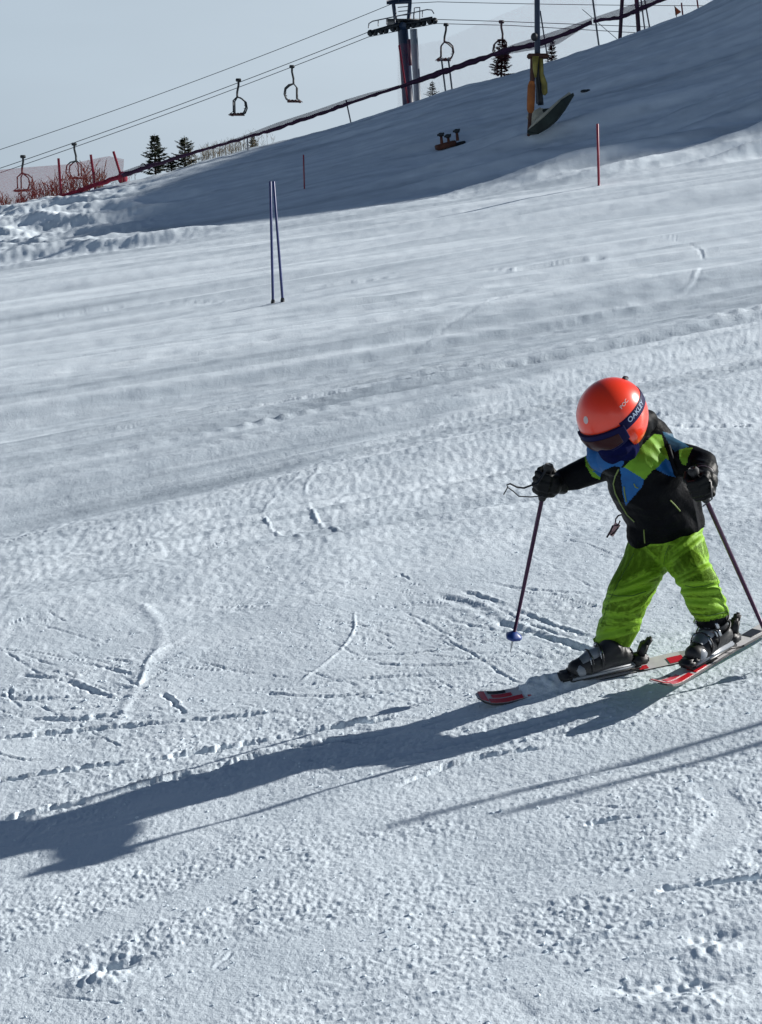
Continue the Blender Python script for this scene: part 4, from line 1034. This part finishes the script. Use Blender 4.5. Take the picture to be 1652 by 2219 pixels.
# ---- hair / dark hood lining showing between helmet and collar
bm = bmesh.new(); chain(bm, [(800, 480, 5.86, 135), (900, 400, 5.90, 95), (950, 380, 5.93, 70)]); chain(bm, [(850, 540, 5.86, 92), (880, 580, 5.88, 80)])
me = remesh(bm, .006, 4, 'balaclava'); folds(me, .004, 10, 20, 5); link_mesh('balaclava', me, MK['shell'], person)
# ---- neck gaiter over nose and chin
bm = bmesh.new()
ball(bm, Hc + hf * .050 - hu * .085, .070, (1, 1, 1)); ball(bm, Hc + hf * .035 - hu * .125, .062); ball(bm, Hc + hf * .088 - hu * .075, .030)
chain(bm, [(728, 505, 5.76, 84), (755, 552, 5.79, 76), (775, 590, 5.82, 66)])
me = remesh(bm, .0045, 4, 'neck_gaiter'); folds(me, .005, 10, 22, 15); link_mesh('neck_gaiter', me, MK['gaiter'], person)

# ---- helmet
def lowedge(th):
    a = abs(th)
    pts = [(0, 3), (36, 2), (46, -1), (50, -30), (56, -54), (68, -68), (90, -68), (110, -50), (140, -34), (180, -30)]
    return float(np.interp(a, [p[0] for p in pts], [p[1] for p in pts]))
def patch(name, ths, phf, nph, k, m_, thick=.006, parent=None, low=1.22, kf=None):
    bm = bmesh.new(); grid = []
    for th in ths:
        lo, hi = phf(th); grid.append([bm.verts.new(hp(th, lo + (hi - lo) * j / nph, (kf(th, j / nph) if kf else k), low)) for j in range(nph + 1)])
    for a, b in zip(grid, grid[1:]):
        for j in range(nph): bm.faces.new((a[j], b[j], b[j + 1], a[j + 1]))
    bmesh.ops.remove_doubles(bm, verts=bm.verts, dist=1e-5); bmesh.ops.recalc_face_normals(bm, faces=bm.faces)
    # make normals point away from the head
    f0 = max(bm.faces, key=lambda f: f.calc_area())
    if (f0.calc_center_median() - Hc).dot(f0.normal) < 0: bmesh.ops.reverse_faces(bm, faces=bm.faces)
    o = obj(name, bm, m_, parent or person); s = o.modifiers.new('t', 'SOLIDIFY'); s.thickness = thick; s.offset = 0
    b = o.modifiers.new('b', 'BEVEL'); b.width = .0015; b.segments = 2; b.limit_method = 'ANGLE'
    return o
def hk(th, f):
    ph = lowedge(th) + (90 - lowedge(th)) * f; k = 1.0
    if abs(th) > 60 and ph < -6: k = 1.0 + .02 * min(1, (-6 - ph) / 12)
    if -9 < ph < 14: k -= 0
    return k
helmet = patch('helmet', [i * 4 - 180 for i in range(91)], lambda t: (lowedge(t), 90), 34, 1.0, MK['helmet'], .007, kf=hk)
patch('brim_trim', [i * 4 - 60 for i in range(31)], lambda t: (lowedge(t) - 3.0, lowedge(t) + .6), 2, 1.0, MK['helmet_trim'], .009, helmet)
for th0 in (-22, 0, 22):                                  # vents near the crown, seen from behind/side
    patch('vent', [180 + th0 + i * 3 - 6 for i in range(5)], lambda t: (52, 66), 4, 1.004, MK['helmet_trim'], .004, helmet)
# goggle strap clip at the back top
bm = bmesh.new(); q = hp(150, 36, 1.01); box(bm, q, .034, .022, .014, (hf.to_track_quat('X', 'Z').to_matrix()), bev=.004); obj('rear_clip', bm, MK['helmet_trim'], helmet)
# goggles
gog = patch('goggles', [i * 4 - 52 for i in range(27)], lambda t: (-33 + 10 * (abs(t) / 52) ** 2, 3.0 - 3 * (abs(t) / 52) ** 2), 12, 1.03, MK['navy'], .02,
            kf=lambda t, f: 1.015 + .055 * math.cos(math.radians(t * 1.2)) * math.sin(math.pi * (.15 + .7 * f)) ** .5, low=1.15)
patch('lens', [i * 4 - 40 for i in range(21)], lambda t: (-26 + 5 * (abs(t) / 44) ** 2 + (5 * math.exp(-(t / 9) ** 2)), -4.0 - 2 * (abs(t) / 44) ** 2), 8, 1.12, MK['lens'], .004, gog,
      kf=lambda t, f: 1.105 + .055 * math.cos(math.radians(t * 1.4)) * math.sin(math.pi * (.15 + .7 * f)) ** .5, low=1.15)
patch('strap', [48 + i * 4 for i in range(67)], lambda t: (-11 + 4 * math.sin(math.radians(min(t, 180) - 48)), 5 + 6 * math.sin(math.radians((t - 48) * .68))), 4, 1.035, MK['navy'], .003, gog)

def lettering(txt, th0, ph0, span, size, k, m_, parent, rot=0.0, extr=.0006, flip=False):
    """real raised letters wrapped on the shell"""
    cu = bpy.data.curves.new('t', 'FONT'); cu.body = txt; cu.size = 1; cu.extrude = .02; cu.offset = .012; cu.align_x = 'CENTER'; cu.align_y = 'CENTER'
    o = bpy.data.objects.new('t', cu); COL.objects.link(o); dg = bpy.context.evaluated_depsgraph_get(); dg.update()
    me = bpy.data.meshes.new_from_object(o.evaluated_get(dg)); bpy.data.objects.remove(o)
    tb = bmesh.new(); tb.from_mesh(me); bmesh.ops.triangulate(tb, faces=tb.faces); bmesh.ops.subdivide_edges(tb, edges=[e for e in tb.edges if e.calc_length() > .15], cuts=2)
    xs_ = [v.co.x for v in tb.verts]; w = max(xs_) - min(xs_); c, s = math.cos(rot), math.sin(rot)
    for v in tb.verts:
        a = v.co.x / w * span; b = v.co.y * size; a, b = a * c - b * s, a * s + b * c
        v.co = hp(th0 + a, ph0 + b, k + (v.co.z + .02) * .1, 1.22)
    return obj('lettering', tb, m_, parent, smooth=False)
lettering('OAKLEY', 84, 0.5, 44, 11, 1.056, MK['strap'], gog, rot=.06)
lettering('POC', 74, 25, 20, 8.0, 1.03, MK['logo'], helmet, rot=.10)
bm = bmesh.new()
n = 20; ring = [bm.verts.new(hp(-8 + 6.2 * math.cos(2 * math.pi * i / n), 30 + 6.2 * math.sin(2 * math.pi * i / n), 1.034)) for i in range(n)]; cc = bm.verts.new(hp(-8, 30, 1.037))
for i in range(n): bm.faces.new((cc, ring[i], ring[(i + 1) % n]))
obj('round_sticker', bm, MK['logo'], helmet, smooth=False)

# ---- gloves
def glove(palm, grip_dir, knuck, wrist, name, sgn):
    """palm centre, direction of the pole grip, direction the knuckles face, wrist point"""
    g = Vector(grip_dir).normalized(); kn = Vector(knuck); kn = (kn - g * kn.dot(g)).normalized(); sd_ = g.cross(kn) * sgn
    P = Vector(palm); W = Vector(wrist); bm = bmesh.new()
    # back of the hand
    ball(bm, P - kn * .010 + sd_ * .030, .036, (1, 1, 1.1)); tube(bm, [P + sd_ * .025 - kn * .012, P.lerp(W, .5) + sd_ * .012, W], [.036, .034, .038], 14)
    for k, (L, r) in enumerate(((.95, .0125), (1.05, .0135), (1.0, .0130), (.85, .0115))):
        o = P + g * (.033 - .0225 * k); a = o + sd_ * .036 + kn * .004
        pts = [a - kn * .018, a + kn * .022 * L, o + kn * .038 * L + sd_ * .010, o + kn * .034 * L - sd_ * .020, o + kn * .008 - sd_ * .030, o - kn * .010 - sd_ * .022]
        tube(bm, pts, [r * 1.15, r * 1.2, r * 1.1, r * 1.05, r, r * .85], 10)
        for q in pts: ball(bm, q, r * 1.0, u=10, v=8)
    th = [P + sd_ * .02 - kn * .022 + g * .018, P - kn * .034 + g * .036 - sd_ * .006, P - kn * .014 + g * .044 - sd_ * .030, P + kn * .010 + g * .040 - sd_ * .034]
    tube(bm, th, [.018, .0165, .015, .012], 10)
    for q, r in zip(th, (.018, .0165, .015, .012)): ball(bm, q, r, u=10, v=8)
    tube(bm, [P.lerp(W, .55), W, W + (W - P).normalized() * .035], [.036, .043, .046], 16)   # gauntlet
    me = remesh(bm, .0032, 2, name); folds(me, .002, 30, 30, 33); o = link_mesh(name, me, MK['glove'], person)
    bm = bmesh.new(); tube(bm, [W + (P - W).normalized() * .018, W + (P - W).normalized() * .006], [.041, .042], 18, cap=True); obj('wrist_strap', bm, MK['helmet_trim'], o)
    return o
pr_top = K(384, 648, 5.99); pr_tip = at(1107, 1409, 6.12); pr_d = (pr_top - pr_tip).normalized()
pl_tip = on_piste(1690, 1440); pl_hand = K(1262, 752, 5.64); pl_d = (pl_hand - pl_tip).normalized()
palm_r = pr_tip + pr_d * ((pr_top - pr_tip).length - .062)
glove(palm_r, pr_d, (-.75, -.65, 0), K(428, 737, 6.02), 'glove', -1 if pr_d.cross(Vector((-.75, -.65, 0))).x < 0 else 1)
glove(pl_hand, pl_d, (-.35, -.9, -.2), K(1290, 690, 5.72), 'glove', 1 if pl_d.cross(Vector((-.35, -.9, -.2))).x > 0 else -1)

# ---- ski poles
def ski_pole(tip, d, L, label, loops, basket=True):
    t = empty('ski_pole', tip, label, 'ski pole', 'ski poles of the child'); top = tip + d * L
    bm = bmesh.new(); tube(bm, [tip + d * .05, tip + d * (L * .5), top - d * .12], [.0062, .0082, .0085], 12); obj('shaft', bm, MK['polep'], t)
    bm = bmesh.new(); tube(bm, [tip - d * .01, tip + d * .02, tip + d * .055], [.001, .0035, .005], 8); obj('tip', bm, MK['edge'], t)
    bm = bmesh.new(); tube(bm, [top - d * .135, top - d * .125, top - d * .02, top, top + d * .012], [.012, .016, .0155, .021, .014], 14); obj('grip', bm, MK['boot'], t)
    bm = bmesh.new(); c = tip + d * .062; s, u, _ = frame_of(d)
    rings = []
    for (h, r) in ((-.012, .012), (-.010, .030), (-.002, .034), (.004, .031), (.012, .018), (.020, .009)):
        rings.append([bm.verts.new(c + d * h + (s * math.cos(a) + u * math.sin(a)) * r * (1 - .10 * (math.cos(3 * a) > .4))) for a in [2 * math.pi * j / 24 for j in range(24)]])
    for a, b in zip(rings, rings[1:]):
        for j in range(24): bm.faces.new((a[j], a[(j + 1) % 24], b[(j + 1) % 24], b[j]))
    bm.faces.new(rings[0][::-1]); bm.faces.new(rings[-1]); obj('basket', bm, MK['basket'], t)
    for pts in loops:
        bm = bmesh.new(); tube(bm, pts, .0062, 8, flat=.35); obj('strap', bm, MK['boot'], t)
    return t
ski_pole(pr_tip, pr_d, (pr_top - pr_tip).length, 'plum ski pole with a blue basket, held in the outstretched arm',
         [[K(372, 660, 5.97), K(320, 740, 5.93), K(240, 770, 5.93), K(200, 765, 5.93), K(160, 745, 5.93), K(140, 752, 5.93), K(148, 768, 5.93), K(180, 790, 5.93), K(210, 818, 5.93), K(280, 822, 5.93), K(350, 815, 5.94)],
          [K(148, 760, 5.93), K(135, 785, 5.93), K(122, 808, 5.93)]])
ski_pole(pl_tip, pl_d, (pl_hand - pl_tip).length + .062, 'plum ski pole held close in the near hand, tip off to the right', [[pl_hand + pl_d * .05, pl_hand + Vector((.03, -.05, .02)), pl_hand + Vector((.035, -.055, -.04)), pl_hand + Vector((.01, -.03, -.07))]])

# ---- skis
PN = Vector((-CA, -CB, 1)).normalized()
def ski(tip, tail, boot_c, roll, label, lift=.004):
    d = (tip - tail).normalized(); L = (tip - tail).length; n0 = (PN - d * PN.dot(d)).normalized()
    s = d.cross(n0).normalized(); R = Matrix.Rotation(roll, 3, d); s = R @ s; n = R @ n0
    t = empty('ski', boot_c, label, 'ski', 'skis of the child')
    N = 40; W = lambda f: .5 * np.interp(f, [0, .04, .1, .5, .88, .95, .985, 1], [.030, .074, .080, .062, .092, .094, .070, .030])
    H = lambda f: .035 * max(0, (f - .86) / .14) ** 2 + .012 * max(0, (.06 - f) / .06) ** 2
    def section(f, k=1.0, h0=0.0, h1=.008):
        c = tail + d * L * f + n * (H(f) + lift); w = W(f) * k
        return [c - s * w + n * h0, c + s * w + n * h0, c + s * w * .93 + n * h1, c - s * w * .93 + n * h1]
    bm = bmesh.new(); prev = None; mi = []
    rnd = random.Random(3)
    for i in range(N + 1):
        q = [bm.verts.new(p) for p in section(i / N, 1, 0, .008 if 0 < i < N else .004)]
        if prev:
            for j in range(4):
                f = bm.faces.new((prev[j], prev[(j + 1) % 4], q[(j + 1) % 4], q[j]))
                ff = i / N; f.material_index = 1 if j != 2 else 0
        else: bm.faces.new(q)
        prev = q
    bm.faces.new(prev[::-1]); bmesh.ops.recalc_face_normals(bm, faces=bm.faces)
    obj('ski_base', bm, [MK['ski_white'], MK['ski_black']], t, smooth=False)
    # top sheet graphics: red blocks and dark chevrons
    def block(f0, f1, a0, a1, m_, h=.0092, nm='top_graphic'):
        b = bmesh.new(); pv = None
        for i in range(7):
            f = f0 + (f1 - f0) * i / 6; c = tail + d * L * f + n * (H(f) + lift + h); w = W(f) * .92
            q = [b.verts.new(c + s * w * a0), b.verts.new(c + s * w * a1), b.verts.new(c + s * w * a1 + n * .0012), b.verts.new(c + s * w * a0 + n * .0012)]
            if pv:
                for j in range(4): b.faces.new((pv[j], pv[(j + 1) % 4], q[(j + 1) % 4], q[j]))
            else: b.faces.new(q)
            pv = q
        b.faces.new(pv[::-1]); bmesh.ops.recalc_face_normals(b, faces=b.faces); obj(nm, b, m_, t, smooth=False)
    block(.955, .985, -.8, .85, MK['ski_top']); block(.80, .95, -.95, -.35, MK['ski_top']); block(.84, .93, -.15, .35, MK['ski_top']); block(.70, .78, -.9, .2, MK['ski_top'])
    block(.86, .94, .5, .9, MK['ski_black']); block(.62, .69, -.9, .9, MK['ski_black']); block(.05, .12, -.9, .2, MK['ski_top']); block(.22, .26, -.9, -.2, MK['ski_top']); block(.28, .36, -.5, .9, MK['ski_black'])
    # binding: toe and heel pieces on a rail
    fB = (boot_c - tail).dot(d) / L; bd = bmesh.new(); Rm = Matrix((d, s, n)).transposed()
    c0 = tail + d * L * fB + n * (lift + .012)
    box(bd, c0 + n * .006, .30, .052, .012, Rm, bev=.003); obj('binding_plate', bd, MK['ski_black'], t)
    bd = bmesh.new(); box(bd, c0 + d * .150 + n * .026, .055, .058, .032, Rm, bev=.009); box(bd, c0 + d * .128 + n * .034, .03, .066, .018, Rm, bev=.006); obj('toe_piece', bd, MK['boot'], t)
    bd = bmesh.new(); box(bd, c0 - d * .150 + n * .030, .065, .056, .040, Rm, bev=.009)
    box(bd, c0 - d * .165 + n * .070, .030, .040, .065, Rm @ Matrix.Rotation(-.35, 3, 'Y'), bev=.008); box(bd, c0 - d * .185 + n * .095, .022, .030, .05, Rm @ Matrix.Rotation(-.6, 3, 'Y'), bev=.008)
    obj('heel_piece', bd, MK['boot'], t)
    bd = bmesh.new()
    for sg in (-1, 1): tube(bd, [c0 - d * .10 + s * sg * .03 + n * .010, c0 - d * .125 + s * sg * .055 + n * .012, c0 - d * .145 + s * sg * .055 + n * .01], .004, 6)
    obj('ski_brake', bd, MK['boot'], t)
    return c0 + n * .012, d, s, n

def boot(c0, d, s, n, shin, roll_lab, grey):
    """shell boot: sole on the ski, clog, cuff leaning towards the shin point"""
    t = bmesh.new(); up = (shin - (c0 - d * .045 + n * .06)).normalized()
    ank = c0 - d * .045 + n * .075; cuff = ank + up * .085
    for q, r in ((c0 + d * .105 + n * .036, .036), (c0 + d * .06 + n * .042, .043), (c0 + n * .05, .043), (c0 - d * .05 + n * .055, .044), (c0 - d * .085 + n * .05, .040)):
        ball(t, q, r, (1, 1, .95))
    tube(t, [c0 + d * .115 + n * .034, c0 + d * .05 + n * .045, c0 - d * .03 + n * .060, c0 - d * .09 + n * .055], [.032, .043, .045, .040], 16)
    tube(t, [c0 + n * .055 + d * .01, ank + n * .01 + d * .008, ank + up * .06, cuff], [.042, .050, .054, .057], 18)
    me = remesh(t, .004, 3, 'ski_boot'); o = link_mesh('ski_boot', me, MK['boot'], person)
    Rm = Matrix((d, s, n)).transposed(); b = bmesh.new(); box(b, c0 + n * .010 + d * .008, .262, .064, .020, Rm, bev=.006); obj('sole', b, MK['bootgrey'] if grey else MK['boot'], o)
    # instep overlap and tongue in grey
    b = bmesh.new(); tube(b, [c0 + d * .085 + n * .062, c0 + d * .045 + n * .082, ank + d * .045 + n * .012, ank + up * .06 + d * .040, cuff + d * .042 + up * .01], [.026, .030, .030, .028, .024], 12, flat=.75)
    obj('tongue', b, MK['bootgrey'], o)
    b = bmesh.new(); ball(b, c0 + d * .095 + n * .035, .040, (1.05, 1, .80)); obj('toe_cap', b, MK['bootgrey'] if grey else MK['boot'], o)
    for i, (q, w) in enumerate(((c0 + d * .055 + n * .055, .046), (c0 + d * .015 + n * .072, .049), (ank + up * .025, .055), (ank + up * .065, .059))):
        b = bmesh.new(); ax = d if i < 2 else up
        # strap ring around the shell plus a lever on its outer side
        a_ = ax.normalized(); e1_ = s; e2_ = a_.cross(e1_).normalized(); rg = [q + (e1_ * math.cos(x) + e2_ * math.sin(x)) * w for x in [2 * math.pi * k / 20 for k in range(21)]]
        tube(b, rg, .0050, 6, flat=.6); obj('buckle_strap', b, MK['boot'], o)
        for sg in (-1, 1):
            b = bmesh.new(); box(b, q + s * sg * w * .72 + (d * .72 * w if i >= 2 else n * .5 * w), .012, .014, .034, Rm @ Matrix.Rotation(.5 * sg, 3, 'X'), bev=.003); obj('buckle', b, MK['buckle'], o)
    b = bmesh.new(); tube(b, [cuff - up * .012, cuff + up * .03], [.059, .060], 18); obj('liner', b, MK['shell'], o)
    return o
gnd = lambda a, b: on_piste(a, b)
# image-left ski (child's right foot), pressed into loose snow; image-right ski flatter and turned towards us
tipA, tailA = gnd(1034, 1532), gnd(1500, 1426); bA = gnd(1306, 1469)
cA = ski(tipA, tailA, bA, -.26, 'red and white ski under the left boot in the photo, half buried in snow', lift=.012)
tipB = on_piste(1418, 1506, .075); dB = (tipB - on_piste(1648, 1375, .055)).normalized(); tailB = tipB - dB * 1.0; bB = tipB - dB * .37
cB = ski(tipB, tailB, bB, -.10, 'red and white ski with black tip, angled towards the camera on the right', lift=.012)
boot(*cA, K(765, 1690, 6.03), '', True)
boot(*cB, K(1328, 1520, 5.79), '', True)

# ---- lift pass dangling from the jacket
t = empty('lift_pass', K(800, 925, 5.95), 'small crumpled pink lift pass hanging from the jacket hem on a wire', 'lift pass')
bm = bmesh.new(); tube(bm, [K(812, 925, 5.93), K(790, 930, 5.93), K(775, 950, 5.93), K(772, 975, 5.93), K(788, 985, 5.93), K(800, 960, 5.93)], .003, 6); obj('wire_loop', bm, MK['helmet_trim'], t)
bm = bmesh.new(); box(bm, K(765, 1012, 5.93), .030, .002, .052, Matrix.Rotation(.55, 3, 'Y') @ Matrix.Rotation(.5, 3, 'Z'), bev=.0008); obj('ticket', bm, MK['pass'], t)
bm = bmesh.new(); tube(bm, [K(785, 985, 5.93), K(758, 990, 5.925), K(740, 1030, 5.92), K(722, 1058, 5.92)], .0035, 6); tube(bm, [K(745, 1045, 5.92), K(765, 1030, 5.92), K(790, 1000, 5.92)], .003, 6)
obj('cord', bm, MK['helmet_trim'], t)
